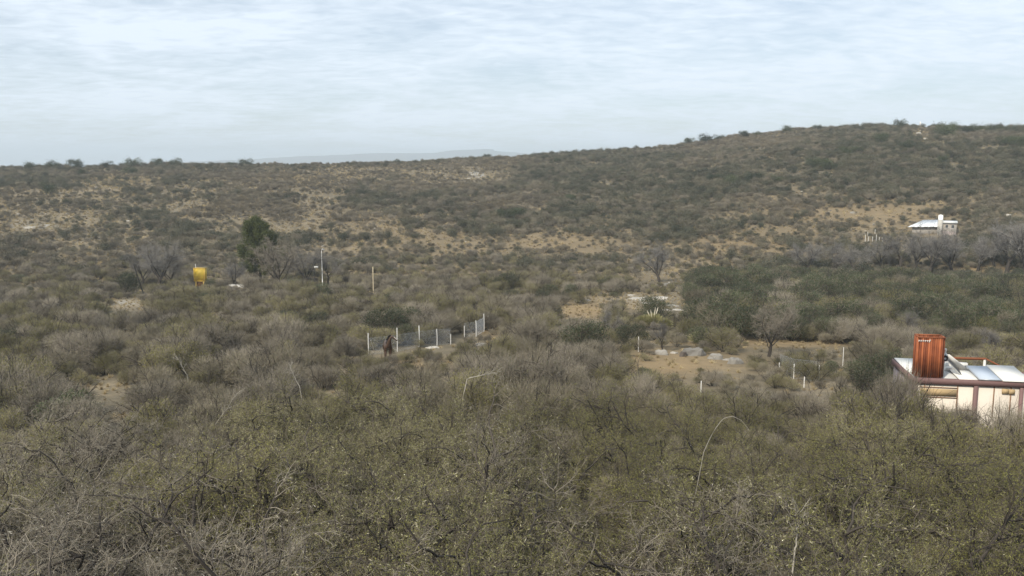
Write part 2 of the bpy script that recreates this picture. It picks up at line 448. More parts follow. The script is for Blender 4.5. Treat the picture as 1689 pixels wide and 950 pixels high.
def near_tree(seed, style):
    """a spreading thorn tree about 4.3 m tall: returns trunk mesh and crown mesh"""
    global rng
    rng = np.random.default_rng(seed)
    T, C = Geo(), Geo()
    nl = int(rng.integers(4, 7))
    az = np.linspace(0, 2*math.pi, nl, endpoint=False)+rng.uniform(-.4, .4, nl)
    til = np.radians(rng.uniform(18, 52, nl))
    D = np.stack([np.sin(til)*np.cos(az), np.sin(til)*np.sin(az), np.cos(til)], 1)
    P = np.zeros((nl, 3)); P[:, :2] = D[:, :2]*.12; P[:, 2] = -.1
    limbs = grow(P, D, rng.uniform(3.4, 4.5, nl), 9, .26, -.01)
    T.tubes(limbs, radii(nl, 10, .072, .022), 6)
    p, d, l = sprout(limbs, 8, .25, (25, 70), (1.1, 2.0)); d[:, 2] = d[:, 2]*.7+.12
    b2 = grow(p, d, l*1.15, 6, .34); T.tubes(b2, radii(len(b2), 7, .028, .009), 4)
    src = np.concatenate([b2, ])
    p, d, l = sprout(src, 8, .2, (30, 80), (.45, 1.0)); d[:, 2] += .18
    b3 = grow(p, d, l, 5, .28); C.tubes(b3, radii(len(b3), 6, .0095, .0045), 3, 1)
    k4 = {'olive': 8, 'pod': 8, 'grey': 8}[style]
    p, d, l = sprout(b3, k4, .15, (30, 85), (.12, .42)); d[:, 2] += .15
    b4 = grow(p, d, l, 2, .3); C.tubes(b4, radii(len(b4), 3, .0048, .0024), 3, 2 if style != 'olive' else 1)
    if style == 'olive':
        p, d, _ = sprout(b4, 6, .05, (40, 90), (.1, .1)); C.leaves(p, rng.uniform(.028, .06, len(p)), rng.uniform(.005, .010, len(p)), d, 3)
        sel = rng.random(len(b4)) < .14; q = b4[sel][:, -1]; C.leaves(q, np.full(len(q), .035), np.full(len(q), .006), None, 5)
    elif style == 'pod':
        p, d, _ = sprout(b4, 5, .05, (40, 90), (.1, .1)); C.leaves(p, rng.uniform(.022, .05, len(p)), rng.uniform(.005, .010, len(p)), d, 3)
        sel = rng.random(len(b4)) < .45; p, d, _ = sprout(b4[sel], 2, .2, (30, 90), (.1, .1)); C.leaves(p, rng.uniform(.04, .085, len(p)), rng.uniform(.005, .009, len(p)), d, 4)
        sel = rng.random(len(b4)) < .22; p, d, _ = sprout(b4[sel], 2, .3, (30, 90), (.1, .1)); C.leaves(p, rng.uniform(.05, .11, len(p)), rng.uniform(.005, .009, len(p)), d, 5)
    else:
        p, d, _ = sprout(b4, 2, .05, (40, 90), (.1, .1)); C.leaves(p, rng.uniform(.02, .035, len(p)), rng.uniform(.004, .008, len(p)), d, 3)
        sel = rng.random(len(b4)) < .4; q = b4[sel][:, -1]; C.leaves(q, np.full(len(q), .07), np.full(len(q), .006), None, 5)
    twig = TWIG_GREY if style == 'grey' else TWIG_DARK
    mats = [BARK, twig, TWIG_GREY if style == 'grey' else TWIG_BROWN, {'olive': LEAF_NEAR, 'pod': LEAF_NEAR, 'grey': LEAF_GREY}[style], LEAF_YELLOW, POD if style != 'grey' else TWIG_PALE]
    return T.mesh(style+'_trunk', [BARK], True), C.mesh(style+'_crown', mats)

NEAR = {}
for k, (st, sd_) in enumerate([('olive', 1), ('olive', 2), ('olive', 3), ('pod', 4), ('pod', 5), ('grey', 6), ('grey', 8)]):
    NEAR.setdefault(st, []).append(near_tree(100+sd_, st))

def dome_shrub(name, seed, h, rad, ntw, twlen, tww, twm, nleaf, lsize, lm, stems=9, stemm=None, shell=.45, flat=.9, lumps=7, low=.30):
    """an uneven thicket crown of fine twigs and leaflets over several stems"""
    global rng
    rng = np.random.default_rng(seed)
    G = Geo()
    az = rng.uniform(0, 2*math.pi, stems); til = np.radians(rng.uniform(5, 60, stems))
    D = np.stack([np.sin(til)*np.cos(az), np.sin(til)*np.sin(az), np.cos(til)], 1)
    st = grow(np.tile([0, 0, -.15], (stems, 1))+D*.1, D, h*rng.uniform(.75, 1.22, stems), 6, .16)
    G.tubes(st, radii(stems, 7, .035*h/2.4, .012*h/2.4), 4, 2)
    p, d, l = sprout(st, 6, .3, (20, 60), (.25*h, .5*h)); d[:, 2] += .1
    s2 = grow(p, d, l, 4, .22); G.tubes(s2, radii(len(s2), 5, .013*h/2.4, .005*h/2.4), 3, 2)
    # lumps: clumps of crown round the ends of the limbs
    cl = np.stack([rng.uniform(-.65, .65, lumps)*rad, rng.uniform(-.65, .65, lumps)*rad, rng.uniform(low, .64, lumps)*h], 1)
    cr = rng.uniform(.34, .62, lumps)
    def pts(n, sh):
        i = rng.integers(0, lumps, n); v = unit(rng.normal(size=(n, 3))); v[:, 2] = np.where(v[:, 2] < -.6, -v[:, 2], v[:, 2])
        rr = (sh+(1-sh)*rng.random(n)**.6)[:, None]*cr[i][:, None]
        q = cl[i]+v*rr*np.array([rad, rad, h*.72*flat])
        q[:, 2] = np.maximum(q[:, 2], .05)
        return q, v
    q, v = pts(ntw, shell*.7)
    dirn = unit(v*.9+rng.normal(size=v.shape)*.55+np.array([0, 0, .35]))
    L = rng.uniform(.4, 1.5, ntw)[:, None]*twlen
    G.blades(q-dirn*L*.5, q+dirn*L*.5, tww*.6, tww*.25, 0)
    if nleaf:
        q, v = pts(nleaf, shell)
        q += rng.normal(size=q.shape)*lsize*1.5
        G.leaves(q, rng.uniform(.7, 1.4, nleaf)*lsize, rng.uniform(.25, .5, nleaf)*lsize, None, 1)
    return G.mesh(name, [twm, lm, stemm or BARK])

MID = {
 'olive': [dome_shrub('olive_thorn_shrub', 20+i, 2.5, 1.75, 2300, .42, .010, TWIG_BROWN, 3600, .055, LEAF_OLIVE, lumps=5+i*2) for i in range(4)],
 'grey':  [dome_shrub('grey_thorn_shrub', 30+i, 2.4, 1.75, 2900, .62, .010, TWIG_GREY, 1500, .05, LEAF_GREY, lumps=4+i*2) for i in range(4)],
 'mauve': [dome_shrub('brown_thorn_shrub', 40+i, 2.3, 1.7, 2900, .55, .010, TWIG_BROWN, 1500, .05, LEAF_GREY, lumps=5+i*2) for i in range(3)],
 'dark':  [dome_shrub('dark_green_shrub', 50+i, 2.6, 1.8, 1500, .4, .012, TWIG_BROWN, 4200, .085, LEAF_DARK, shell=.7) for i in range(2)],
}
FAR = {
 'grey':  [dome_shrub('grey_scrub', 60+i, 2.0, 1.5, 520, .5, .030, SCRUB_GREY, 260, .16, SCRUB_GREY, 4) for i in range(3)],
 'brown': [dome_shrub('brown_scrub', 64+i, 1.8, 1.45, 480, .5, .030, SCRUB_BROWN, 260, .15, SCRUB_BROWN, 4) for i in range(2)],
 'olive': [dome_shrub('olive_scrub', 68+i, 2.0, 1.5, 300, .45, .028, SCRUB_GREY, 520, .17, SCRUB_OLIVE, 4) for i in range(3)],
 'green': [dome_shrub('green_scrub', 72+i, 2.1, 1.55, 180, .4, .028, SCRUB_OLIVE, 800, .18, SCRUB_GREEN, 3, shell=.7) for i in range(2)],
}
ROUND = [dome_shrub('round_evergreen_bush', 80+i, 3.4, 2.3, 400, .4, .03, SCRUB_OLIVE, 2600, .20, LEAF_DARK, 5, shell=.8, flat=.85, lumps=7, low=.15) for i in range(3)]

def bare_tree(seed, h, spread, twm, ntop=5, lean=0):
    """leafless tree: dark trunk, fanning limbs, a haze of fine twigs"""
    global rng
    rng = np.random.default_rng(seed)
    T, C = Geo(), Geo()
    tr = grow(np.array([[0, 0, -.3]]), np.array([[lean, 0, 1.0]]), np.array([h*.34]), 5, .08)
    T.tubes(tr, np.linspace(.28, .2, 6)[None]*h/7.5, 7)
    az = np.linspace(0, 2*math.pi, ntop, endpoint=False)+rng.uniform(-.4, .4, ntop); til = np.radians(rng.uniform(15, 50, ntop))
    D = np.stack([np.sin(til)*np.cos(az), np.sin(til)*np.sin(az), np.cos(til)], 1)
    st0 = tr[0, rng.integers(3, 6, ntop)]
    lb = grow(st0, D, rng.uniform(.5, .7, ntop)*h*spread, 8, .13, .03); T.tubes(lb, radii(ntop, 9, .10*h/7.5, .025*h/7.5), 5)
    p, d, l = sprout(lb, 9, .2, (20, 60), (.16*h, .34*h)); d[:, 2] += .15
    b2 = grow(p, d, l, 5, .17, .03); T.tubes(b2, radii(len(b2), 6, .032*h/7.5, .012*h/7.5), 3)
    p, d, l = sprout(np.concatenate([b2]), 12, .15, (20, 60), (.08*h, .17*h)); d[:, 2] += .15
    b3 = grow(p, d, l, 3, .2); C.tubes(b3, radii(len(b3), 4, .012, .006), 3)
    p, d, l = sprout(b3, 7, .1, (20, 70), (.25, .7))
    C.blades(p, p+d*l[:, None], .011, .006, 0)
    return T.mesh('bare_trunk', [BARK], True), C.mesh('bare_crown', [twm])
BARE_T = [bare_tree(201, 7.5, 1.0, LILAC, 5), bare_tree(202, 7.0, 1.1, LILAC, 6), bare_tree(203, 7.5, .95, LILAC, 4, .1), bare_tree(204, 7.0, 1.2, TWIG_GREY, 7)]

# ------------------------------------------------------------------ where things may stand
PROTECT = [  # image boxes that stay clear of nearer crowns: x0, y0, x1, y1, distance of what stands there
 (1480, 552, 1689, 652, 51), (604, 545, 665, 572, 78), (665, 536, 728, 568, 78), (728, 548, 748, 562, 78), (628, 556, 660, 588, 70), (755, 530, 776, 550, 78), (776, 515, 792, 545, 78), (792, 510, 815, 540, 78), (1046, 553, 1060, 578, 75),
 (1150, 628, 1162, 648, 60), (1385, 573, 1396, 600, 72), (1284, 598, 1352, 640, 66), (318, 440, 345, 468, 150), (520, 408, 538, 462, 150), (612, 440, 620, 474, 130),
 (222, 440, 238, 478, 130), (386, 436, 392, 468, 150), (376, 466, 404, 474, 150), (1036, 486, 1120, 510, -1), (1085, 576, 1150, 594, -1), (1150, 584, 1232, 604, -1), (190, 493, 224, 508, -1),
 (1070, 400, 1108, 463, 185), (1498, 350, 1576, 384, 240), (1424, 384, 1458, 400, 235), (1085, 530, 1105, 585, 90), (1060, 458, 1120, 464, -1), (930, 504, 985, 520, -1), (1240, 563, 1380, 570, -1), (1520, 400, 1600, 448, 200), (1040, 512, 1110, 540, 105)]
PROTECT = [(a, b, c, d, 51 if k_ == 51 else ground((a+c)/2, b+1).xy.length if k_ < 0 else ground((a+c)/2, d+6).xy.length-.3) for a, b, c, d, k_ in PROTECT]
TAKEN = []     # (x, y, r): ground kept free by placed things
def free(p, rad, hgt, strict=1.0):
    x, y, z = p
    for a, b, r in TAKEN:
        if (x-a)**2+(y-b)**2 < (r+rad*.6)**2: return False
    d = math.hypot(x, y)
    u0, v0 = project((x, y, z)); _, v1 = project((x, y, z+hgt)); rp = rad*F/d*.95
    for x0, y0, x1, y1, dd in PROTECT:
        if d < dd and u0+rp > x0 and u0-rp < x1 and v1 < y1 and v0 > y0: return False
    return True

# ------------------------------------------------------------------ single things first
exec_later = []
def empty(name, loc, rz=0, s=1):
    o = bpy.data.objects.new(name, None); col.objects.link(o); o.location = loc; o.rotation_euler = (0, 0, rz); o.scale = (s, s, s); o.empty_display_size = .3
    return o
def plant_tree(name, trunk, crown, p, rz, s, label, cat, group=None, extra=None):
    r = empty(name, p, rz, s); tag(r, label, cat, group)
    link('trunk', trunk, r); link('crown', crown, r)
    if extra: link(extra[0], extra[1], r)
    return r

# --- named bare trees
def tree_at(px, py, ytop, k, label, wide=1.0, group='leafless trees on the valley floor', name='bare_tree'):
    p = ground(px, py); d = math.hypot(p.x, p.y)
    h = (py-ytop)/F*d; s = h/7.6
    r = plant_tree(name, *BARE_T[k], p-Vector((0, 0, .1)), random.uniform(0, 6.28), s, label, 'tree', group)
    r.scale = (s*wide, s*wide, s)
    TAKEN.append((p.x, p.y, 1.2)); return p
G1 = 'leafless trees beside the yellow tank'
tree_at(262, 478, 402, 1, 'wide leafless grey tree left of the yellow tank box', 1.05, G1)
tree_at(235, 476, 415, 0, 'leafless grey tree behind the leaning dark pole', 1.0, G1)
tree_at(284, 474, 425, 0, 'smaller leafless tree just left of the yellow tank box', 1.1, G1)
tree_at(384, 474, 432, 1, 'small leafless tree behind the thin dark post', 1.1, G1)
tree_at(463, 480, 404, 3, 'broad leafless tree with pale fanned limbs before the evergreen', 1.15, G1)
tree_at(505, 474, 408, 1, 'leafless grey tree between the pale fanned tree and the lamp post', 1.0, G1)
tree_at(540, 472, 415, 0, 'leafless grey tree just behind the white lamp post', .9, G1)
tree_at(1088, 466, 399, 2, 'solitary leafless tree with dark trunk on the bare valley floor', 1.15)
tree_at(1000, 562, 505, 2, 'pale leafless tree left of the single white post', .9)
tree_at(1093, 580, 522, 0, 'slim leafless tree rising beside the low grey boulder', .6)
G2 = 'leafless trees below the house with the silver roof'
ROW = [(1484,445,386,'leafless tree left of the dark forked trunk below the silver roof house'),(1531,455,380,'leafless tree with dark forked trunk below the silver roof house'),
 (1570,450,388,'round leafless tree directly below the stone tower'),(1612,447,392,'leafless tree on the ochre grass right of the stone tower'),(1659,450,375,'tall leafless tree near the right edge below the silver roof'),
 (1687,458,372,'leafless tree cut by the right edge of the photograph'),(1452,444,395,'leafless tree left end of the row under the white pickets'),(1508,446,392,'leafless tree filling the gap beside the forked trunk'),
 (1640,440,392,'leafless tree half hidden behind the tall right one')]
for i, (a, b, c, lab) in enumerate(ROW): tree_at(a, b, c, i % 3, lab, 1.15, G2)
for i, (a, b, c, lab) in enumerate([(1335,452,400,'pale leafless tree at the left end of the thicket top'),(1375,450,397,'pale leafless tree above the middle of the dark thicket'),(1405,455,408,'low leafless tree above the dark thicket')]):
    tree_at(a, b, c, (i+1) % 3, lab, 1.2, 'leafless trees over the dark thicket')
for i, (a, b, c, lab) in enumerate([(1268,588,505,'brown leafless tree with two dark trunks before the dark thicket'),(1640,590,545,'grey leafless tree behind the rusty roof frame'),(1500,562,512,'brown leafless tree behind the rusty box')]):
    tree_at(a, b, c, (3, 0, 2)[i], lab, 1.1, 'leafless trees before the dark thicket')

# --- the one tall evergreen
def evergreen():
    global rng
    rng = np.random.default_rng(301)
    p = ground(430, 470); d = math.hypot(p.x, p.y); h = 106/F*d
    T, C = Geo(), Geo()
    tr = grow(np.array([[0, 0, -.3]]), np.array([[0, 0, 1.0]]), np.array([h*.95]), 9, .04); T.tubes(tr, np.linspace(.28, .04, 10)[None], 7)
    pp, dd, ll = sprout(tr, 60, .13, (50, 85), (1.0, 1.2))
    rel = (pp[:, 2]/h)
    ll = np.interp(rel, [.1, .3, .45, .62, .8, 1], [4.3, 4.6, 4.0, 2.9, 1.8, .5])*rng.uniform(.75, 1.15, len(ll))*h/11
    dd[:, 2] += .25
    b = grow(pp, dd, ll, 5, .15, .05); T.tubes(b, radii(len(b), 6, .06, .015), 4)
    q, d2, l2 = sprout(b, 12, .3, (20, 80), (.5, 1.0)); b2 = grow(q, d2, l2, 2, .2, .1)
    C.tubes(b2, radii(len(b2), 3, .02, .008), 3, 0)
    c = (b2[:, 1:].reshape(-1, 3)[:, None]+rng.normal(size=(len(b2)*2, 44, 3))*.24).reshape(-1, 3)
    C.leaves(c, rng.uniform(.14, .28, len(c)), rng.uniform(.05, .09, len(c)), None, 1)
    m = mat('evergreen_leaves', (.075, .09, .026), .6, .25, (.12, .13, .042), trans=.2, nscale=.9)
    plant_tree('evergreen_tree', T.mesh('evergreen_trunk', [BARK], True), C.mesh('evergreen_crown', [TWIG_BROWN, m]), p, .4, 1, 'tall dense dark green tree standing alone among bare grey trees', 'tree')
    TAKEN.append((p.x, p.y, 2.5))
evergreen()

# --- dark round bushes on the hill and skyline
RB = [(90,277,11,'skyline'),(48,277,9,'skyline'),(128,277,10,'skyline'),(178,277,9,'skyline'),(222,276,11,'skyline'),(262,275,9,'skyline'),(290,274,10,'skyline'),(409,271,9,'skyline'),(380,272,6,'skyline'),
 (655,268,6,'skyline'),(575,269,4,'skyline'),(802,262,7,'skyline'),(930,256,5,'skyline'),(990,251,5,'skyline'),(1133,234,9,'skyline'),(1163,230,11,'skyline'),(1182,227,8,'skyline'),(1225,221,8,'skyline'),(1248,219,6,'skyline'),
 (1292,215,9,'skyline'),(1346,214,7,'skyline'),(1384,213,6,'skyline'),(1484,212,9,'skyline'),(1455,238,12,'slope'),(1491,248,12,'slope'),(1398,256,9,'slope'),(1412,254,9,'slope'),(1553,226,15,'slope'),(1573,221,11,'slope'),(1594,222,10,'slope'),
 (1613,220,10,'skyline'),(1635,220,10,'skyline'),(1655,221,8,'skyline'),(1678,220,8,'skyline'),(1655,240,10,'slope'),(1682,245,12,'slope'),(1557,268,9,'slope'),(1340,278,12,'slope'),(1362,279,12,'slope'),(1380,281,9,'slope'),
 (836,361,13,'slope'),(854,362,13,'slope'),(78,319,11,'slope'),(1210,308,14,'slope'),(1175,304,12,'slope'),(1282,300,9,'slope'),(1240,302,12,'slope'),(940,333,9,'slope'),(920,268,6,'slope'),(132,290,7,'slope'),(218,290,10,'slope')]
for i, (px, py, r, w) in enumerate(RB):
    p = ground(px, py); d = math.hypot(p.x, p.y)
    if w == 'skyline' and d >= 495:
        q = px_to_dir(px, 300); hh = math.hypot(q.x, q.y); p = Vector((q.x/hh*474, q.y/hh*474, 0)); p.z = height(p.x, p.y); d = 474
    s = r*1.0/F*d/2.3
    side = 'left part of the ridge' if px < 700 else 'middle of the ridge' if px < 1100 else 'big right hill'
    o = link('evergreen_bush', ROUND[i % 3], None, p, (0, 0, i*1.7), (s, s, s*random.uniform(.85, 1.1)))
    if w == 'skyline': lab, gr = 'dark round evergreen bush standing on the skyline of the '+side, 'dark bushes on the skyline, '+side
    else: lab, gr = 'dark round evergreen bush on the '+side+' below the skyline', 'dark bushes on the slope, '+side
    if (px, py) == (1553, 226): lab, gr = 'largest dark round bush beside the pale cut on the hilltop', 'hilltop bushes'
    if (px, py) == (78, 319): lab, gr = 'lone dark bush on the far left of the open slope', 'slope bushes'
    if (px, py) == (409, 271): lab, gr = 'lone dark bush breaking the skyline above the tall green tree', 'skyline bushes'
    if (px, py) == (836, 361): lab, gr = 'left one of the dark bush pair in the middle of the hillside', 'paired hillside bushes'
    if (px, py) == (854, 362): lab, gr = 'right one of the dark bush pair in the middle of the hillside', 'paired hillside bushes'
    if (px, py) == (1455, 238): lab, gr = 'round dark bush below the bare hilltop, left of the two', 'paired hilltop bushes'
    if (px, py) == (1491, 248): lab, gr = 'round dark bush below the bare hilltop, right of the two', 'paired hilltop bushes'
    tag(o, lab, 'bush', gr)

# --- single dark green shrubs in the valley
SB = [(914,520,13,'bright green round bush left of the pale rock slabs'),(905,490,16,'dark green bush on the near edge of the valley floor'),(945,493,17,'dark green bush right of its neighbour at the valley edge'),(1085,531,30,'wide dark evergreen bush below the pale rock slabs'),
 (206,486,24,'dark green bush beside the leaning dark pole'),(975,566,20,'green bush behind the scrub in the middle of the slope'),(1040,572,28,'round olive bush just left of the single white post'),(1410,630,26,'dark green bush beside the wire netting gap'),(1375,622,18,'green bush left of the tall white post'),
 (350,478,12,'small green bush right of the yellow tank legs'),(1440,668,42,'dense green bush at the left wall of the small house')]
for i, (px, py, r, lab) in enumerate(SB):
    p = ground(px, py); d = math.hypot(p.x, p.y); s = r/F*d/1.75
    o = link('green_bush', MID['dark'][i % 2], None, p, (0, 0, i*2.1), s)
    tag(o, lab, 'bush', 'single green bushes in the valley'); TAKEN.append((p.x, p.y, .7*s))

# --- rocks
def rock_mesh(seed, sx, sy, sz, m, sub=3):
    import bmesh
    bm = bmesh.new(); bmesh.ops.create_icosphere(bm, subdivisions=sub, radius=1)
    for v in bm.verts:
        c = v.co.copy()
        k = 1+.34*noise.noise(c*1.3+Vector((seed, 0, 0)))+.20*noise.noise(c*3.2+Vector((0, seed, 0)))
        c = c*k; c.z = c.z if c.z > -.4 else -.4
        c.z = math.copysign(min(abs(c.z), .62+.2*noise.noise(c*2+Vector((seed,)*3))), c.z)
        v.co = Vector((c.x*sx, c.y*sy, c.z*sz))
    me = bpy.data.meshes.new('rock'); bm.to_mesh(me); bm.free(); me.materials.append(m)
    return me
RK = [(1056,494,34,6,'P','long pale rock slab at the upper left of the outcrop'),(1090,493,30,6,'P','long pale rock slab at the top of the outcrop'),(1075,502,34,5,'P','pale rock ledge in the middle of the outcrop'),(1108,506,24,6,'P','curved pale rock slab with a dark gap beneath'),
 (1098,512,16,3,'P','thin pale slab below the curved one'),(1118,512,20,4,'P','low pale slab at the right end of the outcrop'),(1135,520,18,3,'P','flat pale slab behind the dark evergreen bush'),(1040,488,14,4,'P','small pale rock at the far left of the outcrop'),
 (1091,585,22,9,'G','low grey boulder at the foot of the slim bare tree'),(1112,583,14,5,'P','pale flat stone between the grey boulders'),(1145,586,36,14,'G','largest grey boulder, long and rounded'),(1126,588,13,9,'D','dark brown boulder in front of the largest grey one'),(1180,592,26,10,'G','grey boulder at the right shoulder of the largest one'),
 (1212,600,26,11,'G','rounded grey boulder at the right end of the boulder row'),(1200,594,16,4,'P','pale stone between the two right boulders'),
 (874,490,10,4,'P','small pale stone at the left end of the low rock ledge'),(908,491,12,4,'P','small pale stone behind the low rock ledge'),(960,497,30,4,'G','low grey ledge on the near valley edge'),(900,496,30,4,'G','low brown grey ledge at the left valley edge'),
 (780,290,8,4,'P','white rock high in the middle of the hillside'),(790,293,6,3,'P','small white rock beside the high white one'),(714,574,24,4,'P','flat pale rock under the wire fence'),(793,570,18,5,'G','grey rock right of the wire fence'),(805,573,8,4,'P','small pale rock right of the wire fence'),
 (50,376,18,4,'P','pale rock left of the open slope patches'),(80,372,12,3,'P','pale rock on the far left slope'),(30,384,14,3,'P','pale low rock near the left edge'),(1515,222,8,6,'P','pale rock on the bare hilltop'),(1528,230,9,4,'P','pale rock at the head of the hilltop cut')]
DARKR = mat('dark_brown_rock', (.09, .075, .065), .9, .2, nscale=2, bump=.5)
for i, (px, py, w, h, c, lab) in enumerate(RK):
    p = ground(px, py); d = math.hypot(p.x, p.y); sx = w/F*d*.5; sz = h/F*d*(1.7 if c != 'P' else 1.1)
    o = link('rock', rock_mesh(i*3.3, sx, sx*.6, sz, {'P': ROCKP, 'G': ROCKM, 'D': DARKR}[c]), None, p-Vector((0, 0, .15*sz)), (0, 0, random.uniform(-.3, .3)))
    tag(o, lab, 'rock', 'rocks of the outcrops'); TAKEN.append((p.x, p.y, sx*.9))

# --- posts and fences
def post_mesh(h, w, m, top=.04, seed=0, bend=0.0):
    G = Geo(); n = 6
    zz = np.linspace(-.25, h, n); pts = np.zeros((1, n, 3)); pts[0, :, 2] = zz; pts[0, :, 0] = bend*np.sin(np.linspace(0, 3.1, n))
    R = np.full((1, n), w*.72); R[0, -1] = w*.6
    G.tubes(pts, R, 4)
    b = G.n-4; G.V.append(np.array([[0, 0, h+top]])); ci = G.n; G.n += 1
    j = np.arange(4); G.F.append(np.stack([np.full(4, ci), b+j, b+(j+1) % 4], -1)); G.M.append(0)
    return G.mesh('fence_post', [m])
def wire_net(A, B, zA0, zA1, zB0, zB1, root, pitch=.11, r=.0028):
    """chain-link net between two post feet: crossing diagonal wires and three line wires"""
    L = (B-A).length; n = max(2, int(L/pitch)); Hh = zA1-zA0
    G = Geo(); P0, P1 = [], []
    def pt(s, t):
        s = min(max(s, 0), 1); q = A.lerp(B, s); return (q.x, q.y, (zA0+(zB0-zA0)*s)+(Hh)*t)
    kk = Hh/L
    for i in range(-int(Hh/pitch)-1, n+1):
        s0 = i/n
        for sg in (1, -1):
            a, b_ = (s0, 0.0), (s0+kk, 1.0)
            if a[0] < 0: f = -a[0]/kk; a = (0, f)
            if b_[0] > 1: f = (b_[0]-1)/kk; b_ = (1, 1-f)
            if a[0] >= 1 or b_[0] <= 0 or a[1] >= b_[1]: continue
            if sg < 0: a, b_ = (1-a[0], a[1]), (1-b_[0], b_[1])
            P0.append(pt(*a)); P1.append(pt(*b_))
    for t in (0.02, .5, .99): P0.append(pt(0, t)); P1.append(pt(1, t))
    P = np.stack([np.array(P0), np.array(P1)], 1)-np.array(root.location)
    G.tubes(P, np.full((len(P), 2), r), 3)
    return link('wire_net', G.mesh('wire_net', [WIRE]), root)
WIRE = mat('galvanised_wire', (.48, .51, .54), .6)
def fence_line(name, posts, label, nets, wm=WHITE, width=.055):
    """posts: (px, ytop, ybottom, bend)"""
    feet = []
    for px, y0, y1, bd in posts:
        p = ground(px, y1); d = math.hypot(p.x, p.y); feet.append((p, max(.5, (y1-y0)/F*d), bd))
    root = empty(name, feet[0][0]); tag(root, label, 'fence')
    for p, h, bd in feet:
        o = link('post', post_mesh(h, width, wm, bend=bd), root, p-feet[0][0], (0, 0, random.uniform(0, .4)))
    for i, j in nets:
        (a, ha, _), (b, hb, _) = feet[i], feet[j]
        hh = 1.55
        wire_net(Vector((a.x, a.y, 0)), Vector((b.x, b.y, 0)), a.z+.02, a.z+hh, b.z+.02, b.z+hh, root)
    return root, feet
def brace(root, px0, y0, px1, y1, dist, r=.03):
    a, b = on_ray(px0, y0, dist), on_ray(px1, y1, dist+.3)
    G = Geo(); G.cyl(tuple(a-root.location), tuple(b-root.location), r, n=6); link('brace', G.mesh('brace', [WHITE]), root)
F1 = [(608,549,586,0),(655.5,540,580,0),(691.5,536,573,.02),(720.5,542,570,.04),(743.5,551,568,0),(766,537,558,0),(785,528,555,.03),(798,517,547,.05),(805,520,544,0)]
fr, feet = fence_line('wire_fence', F1, 'white concrete post fence with wire net climbing behind the horse', [(0,1),(1,2),(2,3),(3,4),(5,6),(6,7)])
dist7 = feet[8][0].xy.length
brace(fr, 806, 521, 813, 544, dist7); brace(fr, 611.5, 561, 617, 578, feet[0][0].xy.length); brace(fr, 691.5, 570, 686, 580, feet[2][0].xy.length, .035)
F2 = [(1285,598,616,0),(1309,601,625,0),(1326,622,640,0),(1350.5,603,630,0)]
fence_line('wire_fence', F2, 'grey wire net on short white posts left of the small house', [(0,1),(1,3)])
F3 = [(1427,388,399,0),(1432,391,400,0),(1439,391,400,0),(1445,388,400,0),(1450,392,400,0),(1455,392,400,0),(1443,379,388,0),(1431,383,390,0)]
fence_line('picket_fence', F3, 'short white upright posts left of the silver roof house', [], width=.09)
def single_post(px, y0, y1, m, label, w=.05, lean=0.0, name='post', cat='post'):
    p = ground(px, y1); d = math.hypot(p.x, p.y); h = (y1-y0)/F*d
    o = link(name, post_mesh(h, w, m), None, p, (0, lean, .2)); tag(o, label, cat); TAKEN.append((p.x, p.y, .5)); return o
single_post(1053, 555, 580, WHITE, 'single white post beside the round olive bush')
single_post(1156, 628, 652, WHITE, 'single white post in the scrub below the boulder row')
single_post(1390, 574, 604, WHITE, 'tall thin white post left of the rusty box', .04)
single_post(1348, 655, 682, WHITE, 'thin white post low in the scrub left of the house', .04)
single_post(1356, 660, 688, WHITE, 'thicker white post low in the scrub left of the house', .05)
single_post(1684, 612, 640, WHITE, 'white post half cut by the right edge of the photograph', .05)
WOOD = mat('pale_wood', (.48, .40, .27), .8, .15, nscale=5, bump=.2)
DARKW = mat('tarred_wood', (.03, .026, .024), .8, .2, nscale=5)
single_post(616, 440, 484, WOOD, 'bare pale wooden pole standing alone beyond the scrub', .11, 0, 'wooden_pole', 'pole')
single_post(237, 438, 486, DARKW, 'dark wooden pole leaning to the left beside a bare tree', .12, -.25, 'leaning_pole', 'pole')
single_post(226, 446, 482, DARKW, 'thin upright dark pole just left of the leaning one', .06, 0, 'wooden_pole', 'pole')
single_post(389.5, 435, 478, DARKW, 'thin dark upright post right of the yellow tank box', .09, 0, 'wooden_pole', 'pole')
# lamp post and signal post
def lamp_post():
    p = ground(532, 473); d = math.hypot(p.x, p.y); h = (473-413)/F*d
    r = empty('lamp_post', p); tag(r, 'thin white lamp post with a small box lamp beside the bare trees', 'lamp post')
    G = Geo(); G.cyl((0, 0, -.2), (0, 0, h), .07, .045, 8); link('pole', G.mesh('pole', [WHITE]), r)
    G = Geo(); G.cyl((0, 0, h-.05), (.35, -.1, h+.08), .03, n=6); link('arm', G.mesh('arm', [WHITE]), r)
    G = Geo(); G.box((.12, -.3, h+.02), (.52, -.02, h+.24)); G.box((.15, -.26, h-.02), (.49, -.06, h+.02)); link('lamp_head', G.mesh('lamp_head', [WHITE]), r)
    TAKEN.append((p.x, p.y, 1))
    p = ground(519, 474); d = math.hypot(p.x, p.y); h = (474-441)/F*d
    r = empty('signal_post', p); tag(r, 'dark post with a white box on top left of the lamp post', 'post')
    G = Geo(); G.cyl((0, 0, -.2), (0, 0, h), .08, .06, 8); link('pole', G.mesh('pole', [DARKW]), r)
    G = Geo(); G.box((.05, -.2, h-.12), (.72, .1, h+.2)); G.box((0, -.05, h-.02), (.05, .05, h+.1)); link('box', G.mesh('box', [WHITE]), r)
lamp_post()
